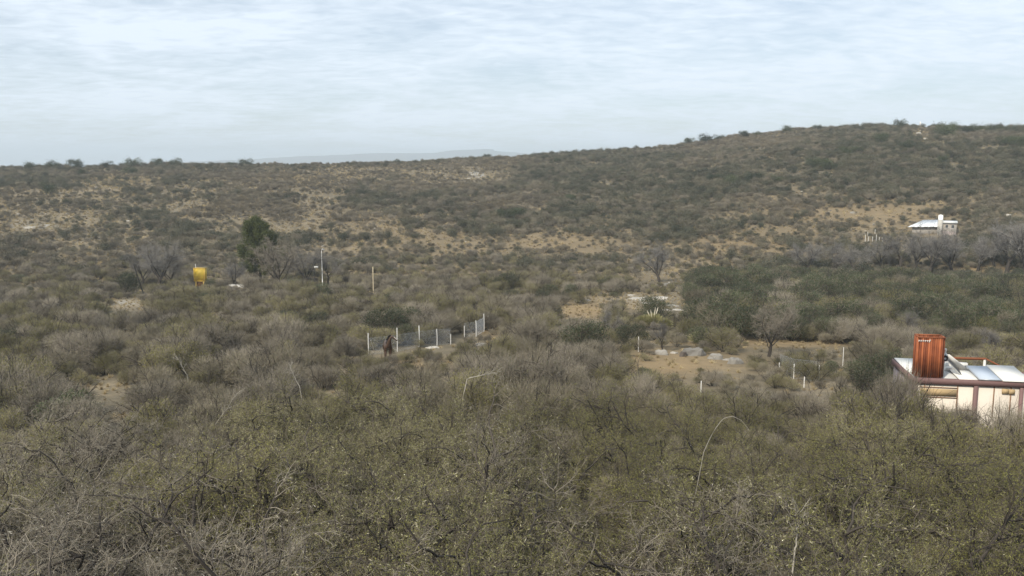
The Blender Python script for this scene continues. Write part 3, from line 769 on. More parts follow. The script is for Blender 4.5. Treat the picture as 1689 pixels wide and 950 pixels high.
# yellow tank box
def yellow_tank():
    p = ground(331.5, 474); d = math.hypot(p.x, p.y); k = d/F
    w, z0, z1, dp = 17.5*k, (474-463.5)*k, (474-443.5)*k, 8*k
    Y = mat('yellow_paint', (.82, .56, .07), .5, .06, nscale=2); Y2 = mat('yellow_frame_paint', (.78, .50, .09), .5, .05)
    r = empty('yellow_tank', p, -.12); tag(r, 'bright yellow box tank raised on short yellow legs', 'tank')
    G = Geo(); G.box((-w/2, -dp/2, z0), (w/2, dp/2, z1)); link('tank_body', G.mesh('tank_body', [Y]), r)
    t = .07
    G = Geo(); y = -dp/2-.03
    G.box((-w/2-.05, y, z1-t), (w/2+.05, dp/2+.04, z1+.05)); G.box((-w/2-.05, y, z0-.06), (w/2+.05, dp/2+.03, z0+.04))
    for s in (-1, 1): G.box((s*w/2-.05, y-.004, z0+.04), (s*w/2+.05, y+.10, z1-t))
    link('frame', G.mesh('frame', [Y2]), r)
    for sx in (-1, 1):
        for sy in (-1, 1):
            G = Geo(); G.box((sx*w*.36-.09, sy*dp*.36-.09, -.3), (sx*w*.36+.09, sy*dp*.36+.09, z0-.06)); link('leg', G.mesh('leg', [Y2]), r)
    G = Geo(); G.box((-w*.27, -dp*.30, -.2), (w*.27, dp*.30, z0-.07)); link('base', G.mesh('base', [mat('gap_shade_brown', (.13, .07, .03), .8)]), r)  # dark brown block stands in for the shaded gap beneath the tank
    G = Geo(); G.cyl((-w*.42, .1, z1+.04), (-w*.45, .1, z1+.75), .05, n=7); link('pipe', G.mesh('pipe', [WHITE]), r)
    TAKEN.append((p.x, p.y, 1.8))
yellow_tank()
def low_wall(px0, px1, y0, y1, label, m=WHITE, name='low_wall', cat='wall'):
    a, b = ground(px0, y1), ground(px1, y1); d = math.hypot(a.x, a.y); h = (y1-y0)/F*d
    r = empty(name, a); tag(r, label, cat)
    v = b-a; L = v.xy.length; r.rotation_euler.z = math.atan2(v.y, v.x)
    G = Geo(); G.box((0, -.15, -.5), (L, .15, h)); link('wall', G.mesh('wall', [m]), r)
    G = Geo(); G.box((-.05, -.2, h), (L+.05, .2, h+.06)); link('coping', G.mesh('coping', [mat('concrete_coping', (.5, .48, .45), .8)]), r)
    return r
low_wall(378, 402, 469.5, 475, 'low white wall behind the thin dark post')
low_wall(287, 296, 466.5, 472, 'tiny white block between the bare tree and yellow tank', name='white_block', cat='block')
low_wall(361, 374, 466, 471, 'low pale stone wall right of the yellow tank', ROCKP)
# hilltop shrine
def shrine():
    a = px_to_dir(1512, 300); hh = math.hypot(a.x, a.y); p = Vector((a.x/hh*476, a.y/hh*476, 0)); p.z = height(p.x, p.y)
    r = empty('hilltop_shrine', p, 0, .62); tag(r, 'small white masonry shrine on the bare hilltop', 'shrine')
    for nm, lo, hi in (('plinth', (-1.6, -1.2, -1), (1.6, 1.2, 1.0)), ('pedestal', (-.8, -.6, 1.0), (.8, .6, 2.3)), ('column', (-.42, -.35, 2.3), (.42, .35, 4.2))):
        G = Geo(); G.box(lo, hi); link(nm, G.mesh(nm, [WHITE]), r)
    G = Geo(); G.cyl((0, 0, 4.2), (0, 0, 5.0), .5, .1, 8); link('cap', G.mesh('cap', [WHITE]), r)
shrine()

# --- pampas grass clump
def pampas(px, py, s, lab, nplume=0):
    global rng
    rng = np.random.default_rng(int(px))
    p = ground(px, py); r = empty('pampas_grass', p, 0, s); tag(r, lab, 'grass clump', 'pampas clumps by the rock slabs')
    G = Geo(); n = 1500
    az = rng.uniform(0, 6.28, n); til = np.radians(rng.uniform(5, 60, n))
    D = np.stack([np.sin(til)*np.cos(az), np.sin(til)*np.sin(az), np.cos(til)], 1)
    P = grow(D*.15*np.array([1, 1, 0]), D, rng.uniform(.9, 1.6, n), 4, .05, 0, .35)
    for k in range(4): G.blades(P[:, k], P[:, k+1], .016, .012)
    link('blades', G.mesh('blades', [mat('pampas_blades', (.22, .21, .09), .7, .2, (.32, .29, .14), trans=.2)]), r)
    m = mat('pampas_plumes', (.62, .56, .44), .8, .1)
    for k in range(nplume):
        G = Geo(); a = rng.uniform(0, 6.28); t = rng.uniform(.1, .4); d = np.array([[math.sin(t)*math.cos(a), math.sin(t)*math.sin(a), math.cos(t)]])
        q = grow(np.zeros((1, 3)), d, np.array([rng.uniform(1.9, 2.4)]), 6, .03)
        G.tubes(q, np.array([[.008, .008, .008, .01, .035, .045, .01]]), 5); link('plume', G.mesh('plume', [m]), r)
    TAKEN.append((p.x, p.y, 1))
pampas(1062, 540, .95, 'yellow green grass clump at the left foot of the dark evergreen bush')
pampas(1078, 541, 1.1, 'grass clump with pale plumes before the dark evergreen bush', 5)
pampas(1095, 542, .8, 'small yellow grass clump right of the plumed one')
pampas(1152, 566, .8, 'yellow green grass clump behind the largest grey boulder')

# ------------------------------------------------------------------ horse
def horse():
    p = ground(640, 595); d = math.hypot(p.x, p.y)
    root = empty('horse', p, math.radians(12), 1.2); tag(root, 'dark brown horse standing in the scrub with its head turned right', 'horse')
    N = {'pel': (0,.70,1.22,.27),'tailb': (0,.95,1.28,.13),'loin': (0,.35,1.20,.28),'mid': (0,0,1.14,.31),'chest': (0,-.42,1.16,.29),'with': (0,-.52,1.32,.20),'nb': (.02,-.74,1.30,.19),'n1': (.06,-.82,1.56,.15),'n2': (.12,-.88,1.76,.12),'poll': (.20,-.92,1.92,.09),
         'h1': (.30,-.94,1.88,.10),'h2': (.43,-.97,1.77,.08),'h3': (.55,-1.0,1.66,.062),'muz': (.60,-1.01,1.61,.058)}
    E = [('pel','tailb'),('pel','loin'),('loin','mid'),('mid','chest'),('chest','with'),('chest','nb'),('nb','n1'),('n1','n2'),('n2','poll'),('poll','h1'),('h1','h2'),('h2','h3'),('h3','muz')]
    for s, q in ((-1, 'l'), (1, 'r')):
        dx = .05*s
        N.update({'sh'+q: (s*.17,-.55,1.02,.13),'el'+q: (s*.18,-.50,.80,.085),'kn'+q: (s*.17,-.52+dx,.48,.052),'ca'+q: (s*.17,-.50+dx,.30,.036),'fe'+q: (s*.17,-.50+dx,.14,.042),'ho'+q: (s*.17,-.56+dx,.03,.055),
                  'st'+q: (s*.20,.62,.92,.16),'ga'+q: (s*.19,.74,.70,.085),'hk'+q: (s*.17,.90,.52,.058),'cn'+q: (s*.17,.86+dx,.30,.038),'ff'+q: (s*.17,.84+dx,.14,.043),'hh'+q: (s*.17,.78+dx,.03,.055)})
        E += [('chest','sh'+q),('sh'+q,'el'+q),('el'+q,'kn'+q),('kn'+q,'ca'+q),('ca'+q,'fe'+q),('fe'+q,'ho'+q),('pel','st'+q),('st'+q,'ga'+q),('ga'+q,'hk'+q),('hk'+q,'cn'+q),('cn'+q,'ff'+q),('ff'+q,'hh'+q)]
    keys = list(N); me = bpy.data.meshes.new('horse_body')
    me.from_pydata([N[k][:3] for k in keys], [(keys.index(a), keys.index(b)) for a, b in E], [])
    coat = mat('brown_coat', (.055, .033, .023), .45, .2, (.08, .05, .034), nscale=3)
    me.materials.append(coat)
    o = link('body', me, root)
    sk = o.modifiers.new('skin', 'SKIN'); 
    for i, k in enumerate(keys):
        v = me.skin_vertices[0].data[i]; v.radius = (N[k][3],)*2; v.use_root = (k == 'pel')
    ss = o.modifiers.new('sub', 'SUBSURF'); ss.levels = ss.render_levels = 2
    sk.use_smooth_shade = True
    hair = mat('black_mane', (.012, .010, .009), .6)
    for s in (-1, 1):   # ears
        G = Geo(); G.cyl((.20, -.92+s*.055, 1.97), (.18, -.94+s*.085, 2.12), .035, .006, 7); link('ear', G.mesh('ear', [coat]), root)
        G = Geo(); G.cyl((.325, -.94+s*.088, 1.87), (.325, -.94+s*.102, 1.87), .018, .012, 8); link('eye', G.mesh('eye', [hair]), root)
        G = Geo(); G.cyl((.64, -1.01+s*.03, 1.62), (.65, -1.01+s*.034, 1.62), .012, .008, 6); link('nostril', G.mesh('nostril', [hair]), root)
        for y in (-.57+.05*s, .77+.05*s):
            G = Geo(); G.cyl((s*.17, y, 0), (s*.17, y+.015, .09), .068, .055, 9); link('hoof', G.mesh('hoof', [hair]), root)
    G = Geo(); G.tubes(np.array([[(.36, -1.015, 1.905), (.45, -1.035, 1.815), (.56, -1.055, 1.70)]]), np.array([[.02, .028, .02]]), 5); link('bright_nose_edge', G.mesh('bright_nose_edge', [mat('pale_nose_light', (.5, .46, .42), .7)]), root)  # pale strip paints in the light along the nose line
    global rng
    rng = np.random.default_rng(5)
    G = Geo(); crest = np.array([(.0,-.60,1.47),(.0,-.72,1.55),(.01,-.76,1.74),(.06,-.80,1.88),(.13,-.86,1.98),(.22,-.91,2.02)])
    t = rng.random(240)*(len(crest)-1); i = np.minimum(t.astype(int), 4); f = (t-i)[:, None]; q = crest[i]*(1-f)+crest[i+1]*f
    D = unit(np.array([-.75, -.1, -.6])+rng.normal(size=q.shape)*.25)
    P = grow(q, D, rng.uniform(.12, .26, 240), 3, .1, 0, .3); G.tubes(P, radii(240, 4, .012, .004), 3); link('mane', G.mesh('mane', [hair]), root)
    G = Geo(); q = np.tile([0, 1.02, 1.28], (90, 1))+rng.normal(size=(90, 3))*.02; P = grow(q, np.tile([0, .35, -1.0], (90, 1))+rng.normal(size=(90, 3))*.06, rng.uniform(.6, .95, 90), 5, .05, -.1)
    G.tubes(P, radii(90, 6, .016, .005), 3); link('tail', G.mesh('tail', [hair]), root)
    TAKEN.append((p.x, p.y, 1.3))
horse()

# ------------------------------------------------------------------ small house with the rusty box
def small_house():
    global rng
    rng = np.random.default_rng(9)
    D0 = 50.0
    A = on_ray(1505, 623.5, D0)                     # front left corner of the roof edge
    ztop = A.z
    yaw = math.radians(-10.5)
    a = Vector((math.cos(yaw), math.sin(yaw), 0)); b = Vector((-math.sin(yaw), math.cos(yaw), 0))
    zg = height(A.x+2.5*a.x, A.y+2.5*a.y)-.15
    h = ztop-zg
    root = empty('small_house', (A.x, A.y, zg), yaw)
    tag(root, 'small flat roofed house with white panels, mauve posts and a rusty box on top', 'house')
    MAUVE = mat('mauve_painted_beams', (.18, .105, .098), .7, .12, nscale=3)
    CREAM = mat('cream_wall_panels', (.72, .65, .56), .85, .06, (.56, .49, .41), nscale=1.8, ndetail=7, spec=.1)
    BAT = mat('brown_battens', (.24, .13, .07), .7, .15, nscale=4)
    ROOF = mat('white_roof_coating', (.74, .73, .69), .8, .08, (.66, .63, .58), nscale=1.5, ndetail=6, spec=.1)
    RUST = mat('rusted_steel_sheet', (.17, .042, .018), .8, .3, (.31, .10, .04), nscale=3, ndetail=8)
    RUSTD = mat('dark_rusted_frame', (.16, .045, .02), .8, .3, (.26, .09, .04), nscale=6)
    GREY = mat('grey_metal', (.40, .41, .42), .4, metal=.5)
    DARK = mat('black_tank_end', (.03, .03, .035), .4)
    TAN = mat('tan_board', (.42, .30, .16), .8, .1, nscale=3)
    k = D0/F
    def loc(px, py, y=0.0):                        # a pixel met with the plane local y
        dr = px_to_dir(px, py); o = Vector((0, 0, CAMZ))
        n = b; t = ((A+b*y)-o).dot(n)/dr.dot(n); q = o+dr*t-Vector((A.x, A.y, zg))
        return (q.dot(a), q.z)
    def part(nm, G, m, parent=root): return link(nm, G.mesh(nm, m if isinstance(m, list) else [m]), parent)
    Wd, Dp = 6.9, 4.6
    def px_x(px, py=640): return loc(px, py)[0]
    def py_z(py, px=1560): return loc(px, py)[1]
    # walls
    G = Geo(); G.box((.10, .10, -.6), (Wd-.1, .22, h-.14)); front = part('front_wall', G, CREAM)
    G = Geo(); G.box((.10, .22, -.6), (.22, Dp-.1, h-.14)); part('side_wall', G, mat('shaded_side_wall', (.30, .25, .25), .8, .1))  # left wall's purplish shade is put into its colour
    G = Geo(); G.box((Wd-.22, .22, -.6), (Wd-.1, 2.4, h-.14)); part('side_wall', G, CREAM)
    G = Geo(); G.box((.22, Dp-.22, -.6), (3.75, Dp-.1, h-.14)); part('back_wall', G, CREAM)
    G = Geo(); G.box((3.75, 2.28, -.6), (Wd-.22, 2.4, h-.14)); part('back_wall', G, CREAM)
    G = Geo(); G.box((3.63, 2.4, -.6), (3.75, Dp-.22, h-.14)); part('inner_wall', G, CREAM)
    # roof slab, sunk behind the beam
    Xs = 3.75; Dr = 2.5      # the right bay is shallower than the left one
    G = Geo(); G.box((.05, .05, h-.14), (Xs, Dp-.05, h-.05)); part('roof', G, mat('shaded_grey_roof', (.45, .44, .42), .8, .15, nscale=2))  # left bay roof painted grey to carry its shade
    G = Geo(); G.box((Xs+.002, .05, h-.14), (Wd-.05, Dr-.05, h-.05)); part('roof', G, ROOF)
    # beams around
    bt, bh = .10, .285
    for lo, hi in (((0, -.02, h-bh), (Wd, bt, h+.03)), ((0, bt, h-bh), (bt, Dp, h+.03)), ((Wd-bt, bt, h-bh), (Wd, 2.5, h+.03)), ((bt, Dp-bt, h-.14), (3.75, Dp, h+.03)), ((3.75, 2.4, h-bh), (Wd-bt, 2.5, h+.0))):
        G = Geo(); G.box(lo, hi); part('beam', G, MAUVE)
    xm0, xm1 = px_x(1606.5), px_x(1613.5); xr0, xr1 = px_x(1683), px_x(1688.5)
    for x0, x1 in ((0, .26), (xm0, xm1), (xr0, xr1)):
        G = Geo(); G.box((x0, -.035, -.6), (x1, .10, h-bh)); part('column', G, MAUVE)
    # battens in front of the panels
    yb = .068
    def bat(px0, px1, py0, py1, m=BAT, nm='batten', dy=0):
        x0, x1 = px_x(px0), px_x(px1); z0, z1 = py_z(py1, (px0+px1)/2), py_z(py0, (px0+px1)/2)
        G = Geo(); G.box((x0, yb-dy, z0), (x1, .099, z1)); return part(nm, G, m)
    for x in (1525.5, 1580.5, 1641, 1669): bat(x-.9, x+.9, 632.5, 690)
    bat(1517, 1580, 639, 640.3, dy=.006); bat(1517, 1580, 655.3, 656.6, dy=.006); bat(1580, 1606.5, 677, 678.2, dy=.006)
    bat(1519, 1579, 642, 653.5, TAN, 'shutter', dy=.012)
    # open-air crates on the right bay
    for x0, x1, y0, y1 in ((1654, 1664, 642, 650), (1665, 1675, 643, 651)):
        q = bat(x0, x1, y0, y1, TAN, 'vent_box', dy=.05)
    # lower white skirting glimpsed through the shrubs
    G = Geo(); G.box((.27, .03, 0), (Wd-.3, .095, .28)); part('skirting', G, ROOF)
    # second roof level, right: tilted white panels and solar panel
    zr = h+.06
    def slab(pts, t, m, nm):
        """a slab whose top has four corners given in house coordinates"""
        P = np.array(pts, float); Q = P.copy(); Q[:, 2] -= t
        G = Geo(); G.add(np.concatenate([Q, P]), np.array([[3,2,1,0],[4,5,6,7],[0,1,5,4],[1,2,6,5],[2,3,7,6],[3,0,4,7]]), 0); return part(nm, G, m)
    x0, xa, xb, x3 = px_x(1613, 627), px_x(1652, 627), px_x(1654, 628), px_x(1689, 628)
    dpt = 3.3; sh = .22
    slab([(x0-.9, .02, zr), (x0, .02, zr), (x0+sh+.1, dpt, zr+.02), (x0-.9+sh, dpt, zr+.02)], .05, ROOF, 'roof_panel')
    s = slab([(x0+.02, -.06, zr+.03), (xa, -.06, zr+.03), (xa+sh, dpt*.9, zr+.10), (x0+.02+sh, dpt*.9, zr+.10)], .04, GREY, 'solar_panel')
    SOL = mat('blue_grey_collector_glass', (.42, .47, .54), .5, .05, nscale=1)
    P0 = (x0+.07, -.01); G = Geo()
    G.add(np.array([[x0+.08, 0, zr+.036], [xa-.06, 0, zr+.036], [xa+sh*.96-.06, dpt*.86, zr+.103], [x0+.08+sh*.96, dpt*.86, zr+.103], [x0+.08, 0, zr+.032], [xa-.06, 0, zr+.032], [xa+sh*.96-.06, dpt*.86, zr+.099], [x0+.08+sh*.96, dpt*.86, zr+.099]]), np.array([[0,1,2,3],[4,7,6,5],[0,4,5,1],[1,5,6,2],[2,6,7,3],[3,7,4,0]]), 0)
    link('glass', G.mesh('glass', [SOL]), s)
    slab([(xb, -.08, zr+.02), (x3+.35, -.08, zr+.02), (x3+.35+sh*1.2, dpt, zr+.10), (xb+sh, dpt, zr+.10)], .05, ROOF, 'roof_panel')
    # rusty box standing on the roof: four walls of ribbed sheet, open top
    bx = empty('rusty_box', (0, 0, 0)); 
    bx0, bx1 = px_x(1514.5, 622), px_x(1553.5, 622); zb = h+.035; zt = loc(1535, 558)[1]
    bd = .72; yb0 = .16
    bx.parent = None
    bx.location = root.matrix_world @ Vector((0, 0, 0)) if False else root.location; bx.rotation_euler = root.rotation_euler
    tag(bx, 'tall open topped box of rust red ribbed steel sheet standing on the roof', 'box')
    nrib = 11; wsh = (bx1-bx0)/nrib
    def ribs(n, place):
        for i in range(n): place(i)
    prof = [(0, 0), (.26, 0), (.36, .085), (.80, .085), (.90, 0), (1, 0)]
    def sheet(x_from, width, ypos, axis, zlo, zhi, out):
        """one ribbed strip: profile extruded upward with thickness"""
        G = Geo(); n = len(prof); pts = []
        for z in (zlo, zhi):
            for off in (0, -.02):
                for u, v in prof:
                    X = x_from+u*width; Y = v*1.0+off
                    pts.append((X, ypos-Y*out, z) if axis == 'x' else (ypos-Y*out, X, z))
        Fc = []
        for j in range(n-1):
            Fc += [[j, j+1, 2*n+j+1, 2*n+j], [n+j, 3*n+j, 3*n+j+1, n+j+1], [2*n+j, 2*n+j+1, 3*n+j+1, 3*n+j], [j, n+j, n+j+1, j+1]]
        G.add(np.array(pts, float), np.array(Fc), 0)
        return link('rust_panel', G.mesh('rust_panel', [RUST]), bx)
    for i in range(nrib): sheet(bx0+i*wsh, wsh*.985, yb0, 'x', zb, zt, 1)
    for i in range(nrib): sheet(bx0+i*wsh, wsh*.985, yb0+bd, 'x', zb, zt, -1)
    nb = 6; ws = (bd-.06)/nb
    for i in range(nb): sheet(yb0+.03+i*ws, ws*.985, bx0-.03, 'y', zb, zt, 1)
    for i in range(nb): sheet(yb0+.03+i*ws, ws*.985, bx1+.03, 'y', zb, zt, -1)
    G = Geo(); e = .035
    G.box((bx0-.09, yb0-.09, zt+.002), (bx1+.09, yb0-.0, zt+.05)); link('rim', G.mesh('rim', [RUSTD]), bx)
    G = Geo(); G.box((bx0-.09, yb0+bd, zt+.002), (bx1+.09, yb0+bd+.06, zt+.05)); link('rim', G.mesh('rim', [RUSTD]), bx)
    for x in (bx0-.09, bx1+.03):
        G = Geo(); G.box((x, yb0+.001, zt+.002), (x+.06, yb0+bd-.001, zt+.047)); link('rim', G.mesh('rim', [RUSTD]), bx)
    for i in range(6):                                # pale patches near the top, painted for light showing through slots
        x, z = loc(1516.5+i*3.5, 562.5+i*.12)
        G = Geo(); hgt = .10 if i < 5 else .17
        M = Matrix.Translation((x, yb0-.093, z)) @ Matrix.Rotation(.25, 4, 'Y')
        G.box((-.022, -.006, -hgt/2), (.022, .004, hgt/2), 0, M); G.box((-.012, -.006, hgt/2-.028), (.050, .003, hgt/2-.002), 0, M); link('slot_light', G.mesh('slot_light', [ROOF]), bx)
    # solar water heater behind the box's right side
    def hp(px, py, y): x, z = loc(px, py, y); return Vector((x, y, z))
    sh_ = empty('solar_water_heater', root.location, yaw); tag(sh_, 'solar water heater with round tank and sloping tubes beside the rusty box', 'water heater')
    y1 = .9
    c = hp(1559, 591, y1); G = Geo(); G.cyl(tuple(c), tuple(c+Vector((.25, 1.3, 0))), .17, n=18); tk = link('tank', G.mesh('tank', [GREY]), sh_)
    G = Geo(); G.cyl(tuple(c+Vector((-.006, -.03, 0))), tuple(c), .14, .15, 16); link('tank_end', G.mesh('tank_end', [DARK]), tk)
    G = Geo(); G.cyl(tuple(c+Vector((-.004, -.042, 0))), tuple(c+Vector((-.003, -.031, 0))), .06, .06, 12); link('cap', G.mesh('cap', [GREY]), tk)
    e0 = hp(1588, 622, y1+.1)
    for i in range(7):
        o_ = Vector((.20, 1.1, 0))*(i/6.0)
        G = Geo(); G.cyl(tuple(c+Vector((.1, .05, -.08))+o_), tuple(e0+o_+Vector((0, 0, .04))), .03, n=8); link('tube', G.mesh('tube', [mat('dark_tube', (.12, .12, .13), .3) if i == 0 else bpy.data.materials['dark_tube']]), sh_)
    for q in ((1557, 1557), ):
        t0 = hp(1557, 598, y1); G = Geo(); G.cyl(tuple(t0), (t0.x, y1, h-.04), .03, n=6); link('stand', G.mesh('stand', [GREY]), sh_)
    G = Geo(); G.cyl(tuple(c+Vector((.12, -.02, -.14))), tuple(e0+Vector((-.03, -.1, .02))), .028, n=6); link('stand', G.mesh('stand', [WHITE]), sh_)
    t1 = hp(1590, 606, y1+.3)
    slab([(t1.x-.9, 1.9, h+.95), (t1.x-.55, 1.9, h+.95), (t1.x+.5, 2.0, h+.12), (t1.x+.0, 2.0, h+.12)], .04, ROOF, 'roof_fin')
    G = Geo(); f = hp(1558, 577.5, y1); G.box((f.x-.07, y1-.07, f.z-.06), (f.x+.1, y1+.1, f.z+.08)); G.cyl((f.x, y1, f.z-.06), (c.x+.05, y1+.05, c.z+.1), .02, n=6); link('header_box', G.mesh('header_box', [WHITE]), sh_)
    # white lump of roof left of and behind the box
    slab([(.10, 1.5, h+.02), (1.2, 1.5, h+.02), (1.2, Dp-.12, h+.12), (.10, Dp-.12, h+.12)], .06, ROOF, 'roof_panel')
    # low stepped roof light behind the heater
    for i in range(2):
        G = Geo(); x_, _ = loc(1561, 600, 2.2+i*.8); G.box((x_, 2.2+i*.8, h-.03), (x_+1.1, 2.5+i*.8, h+.14+.12*i)); part('roof_kerb', G, ROOF)
    # rusted pergola frame at the back
    pf = empty('rusted_frame', root.location, yaw); tag(pf, 'rusted horizontal steel frame on a grey post behind the roof', 'frame')
    yb_ = Dp+.3
    p0, p1 = hp(1562, 590.5, yb_), hp(1624.5, 592, yb_); p2 = hp(1659, 609.5, .9*Dp-1.4)
    def bar(u, v, r, m, nm): G = Geo(); G.cyl(tuple(u), tuple(v), r, n=4); link(nm, G.mesh(nm, [m]), pf)
    bar(p0, p1, .075, RUSTD, 'bar'); bar(p1+Vector((.0, .0, .03)), p2+Vector((0, 0, .03)), .05, RUSTD, 'bar')
    bar(Vector((p1.x, p1.y, 0)), p1-Vector((0, 0, .05)), .075, WHITE, 'upright'); bar(Vector((p0.x, p0.y, 0)), p0-Vector((0, 0, .05)), .06, RUSTD, 'upright')
    bar(Vector((p2.x, p2.y, h-.04)), p2, .04, RUSTD, 'upright')
    cx = A+a*3.3+b*2.2; TAKEN.append((cx.x, cx.y, 3.6)); c2 = A+a*1.2+b*2.2; TAKEN.append((c2.x, c2.y, 2.4)); c3 = A+a*5.4+b*2; TAKEN.append((c3.x, c3.y, 2.6))
small_house()

# ------------------------------------------------------------------ far house with silver roof
def far_house():
    p = ground(1538, 386); d = math.hypot(p.x, p.y); k = d/F
    az = math.atan2(p.x, p.y)
    root = empty('stone_house', p, -az, .88); tag(root, 'stone house with a silver sheet roof and square tower on the far slope', 'house')
    SIL = mat('silver_roof_sheet', (.64, .66, .68), .45, .12, (.78, .79, .80), nscale=.8, metal=.15)
    STO = mat('grey_brown_stone', (.26, .23, .20), .9, .25, (.36, .33, .29), nscale=2.5, ndetail=6, bump=.5)
    SH = mat('window_glass_dark', (.04, .05, .06), .2)
    X = lambda px: (px-1538)*k
    Z = lambda py: (386-py)*k
    def part(nm, G, m, parent=root): return link(nm, G.mesh(nm, [m]), parent)
    # left wing under the sloping sheet roof
    G = Geo(); G.box((X(1506), .5, -1), (X(1545), 6, Z(374.5))); w = part('wall', G, STO)
    # roof of ribbed sheets: two slopes
    e0 = Vector((X(1499), -.5, Z(374.6))); e1 = Vector((X(1545), -.5, Z(373))); r0 = Vector((X(1522), 5.5, Z(364.5))); r1 = Vector((X(1545), 5.5, Z(363.5)))
    n = 9
    for i in range(n):
        s0, s1 = i/n, (i+.97)/n
        a0, a1 = e0.lerp(e1, s0), e0.lerp(e1, s1); b0, b1 = r0.lerp(r1, s0), r0.lerp(r1, s1)
        P = np.array([a0, a1, b1, b0], float); P[:, 2] += .05*(i % 2); Q = P.copy(); Q[:, 2] -= .12
        G = Geo(); G.add(np.concatenate([Q, P]), np.array([[3,2,1,0],[4,5,6,7],[0,1,5,4],[1,2,6,5],[2,3,7,6],[3,0,4,7]]), 0); part('roof_sheet', G, SIL)
    # right wing: flat roof, pale edge
    G = Geo(); G.box((X(1552.5), .2, -1), (X(1574), 6, Z(367.2))); w2 = part('wall', G, STO)
    G = Geo(); G.box((X(1552), -.15, Z(367.2)), (X(1575), 6.3, Z(364.5))); part('flat_roof', G, mat('pale_roof_edge', (.62, .63, .62), .6))
    for px in (1559, 1568):
        G = Geo(); G.box((X(px-1.8), .12, Z(375)), (X(px+1.8), .198, Z(370))); wn_ = part('window', G, SH); 
        G = Geo(); G.box((X(px-2.2), .05, Z(375.8)), (X(px+2.2), .196, Z(375.05))); link('sill', G.mesh('sill', [WHITE]), wn_)
    # tower
    G = Geo(); G.box((X(1545), -.6, -1), (X(1552.4), 1.2, Z(361.2))); part('tower', G, mat('pale_tower_stone', (.42, .40, .36), .9, .2, nscale=2))
    G = Geo(); cx = X(1549); G.cyl((cx, .3, Z(361.1)), (cx, .3, Z(354.2)), 3.7*k, n=20); G.cyl((cx, .3, Z(354.2)), (cx, .3, Z(353)), 3.6*k, 1.2*k, n=20)
    t = link('water_tank', G.mesh('water_tank', [mat('white_tank_plastic', (.82, .82, .80), .4)], False), root)
    G = Geo(); G.box((X(1553), -1.6, -1), (X(1573), -.4, Z(380.5))); part('garden_wall', G, mat('pinkish_wall', (.38, .31, .28), .9, .15, nscale=2))
    TAKEN.append((p.x, p.y, 6))
far_house()

# ------------------------------------------------------------------ dead branches and arched stem in the foreground
def canopy(px, py, up):
    d = px_to_dir(px, py); d /= math.hypot(d.x, d.y); r = 6.0
    while r < 150 and CAMZ+d.z*r > height(d.x*r, d.y*r)+up: r *= 1.01
    return r
def dead(px0, y0, px1, y1, up, r, label, arch=0.0, sub=5):
    global rng
    rng = np.random.default_rng(int(px0+y0))
    dist = canopy(px0, y0, up)
    p0, p1 = on_ray(px0, y0, dist), on_ray(px1, y1, dist)
    g = height(p0.x, p0.y)
    foot = Vector((p0.x+.3*(p0.x-p1.x), p0.y+.5, g))
    root = empty('dead_branch', foot); tag(root, label, 'branch')
    K = 12; a, b = np.array(p0-foot), np.array(p1-foot)
    t = np.linspace(0, 1, K)[:, None]
    P = a*(1-t)+b*t; P[:, 2] += arch*np.sin(t[:, 0]*math.pi); P += rng.normal(size=P.shape)*.015
    P = np.concatenate([[[0, 0, -.1]], P])[None]
    G = Geo(); G.tubes(P, np.concatenate([[r*1.3], np.linspace(r, r*.35, K)])[None], 6); link('stem', G.mesh('stem', [TWIG_PALE], True), root)
    if sub:
        G = Geo(); q, d, l = sprout(P[:, 1:], sub*2, .3, (20, 60), (.25, .7)); B = grow(q, d, l, 4, .15); G.tubes(B, radii(len(B), 5, r*.45, r*.15), 4)
        q, d, l = sprout(B, 3, .3, (20, 60), (.1, .35)); B = grow(q, d, l, 3, .2); G.tubes(B, radii(len(B), 4, r*.25, r*.1), 3)
        link('side_branches', G.mesh('side_branches', [TWIG_PALE]), root)
dead(770, 625, 828, 612, 2.6, .03, 'pale dead branch sticking sideways out of the olive thorn trees')
dead(352, 705, 392, 648, 1.7, .018, 'pale forked dead branch rising above the grey thorn tree')
dead(308, 618, 295, 594, 2.0, .03, 'short pale dead branch on the left slope')
dead(1160, 745, 1235, 708, 3.4, .012, 'thin pale arched stem above the right thorn trees', .75, 0)
dead(495, 640, 478, 606, 2.2, .025, 'pale dead sapling among grey scrub below the horse')
dead(1312, 905, 1318, 845, 3.2, .02, 'pale dead branch standing in the nearest right thorn tree')

# ------------------------------------------------------------------ tall thicket right of the valley, and shrubs round the small house
rng = np.random.default_rng(31); random.seed(31)
THK = [(1160,520,64),(1150,545,50),(1195,500,50),(1205,535,58),(1245,505,56),(1258,545,52),(1225,480,40),(1285,490,50),(1300,530,60),(1330,505,56),(1345,548,52),(1320,475,42),(1370,485,46),(1385,525,62),(1400,556,48),(1415,500,54),
 (1430,540,60),(1445,480,44),(1460,515,58),(1480,556,50),(1490,495,52),(1500,470,38),(1520,530,62),(1540,500,54),(1550,556,56),(1570,480,44),(1580,535,60),(1600,505,52),(1615,558,56),(1625,485,44),(1640,530,62),(1660,500,52),(1670,560,56),(1685,480,44),(1695,530,60),(1180,560,40),(1290,560,40)]
THM = [dome_shrub('thicket_tree', 90+i, 2.6, 1.7, 1500, .34, .008, TWIG_BROWN, 7000, .05, m_, shell=.55, low=.18, lumps=10, stems=6) for i, m_ in enumerate((LEAF_DARK, LEAF_DARK, LEAF_OLIVE))]
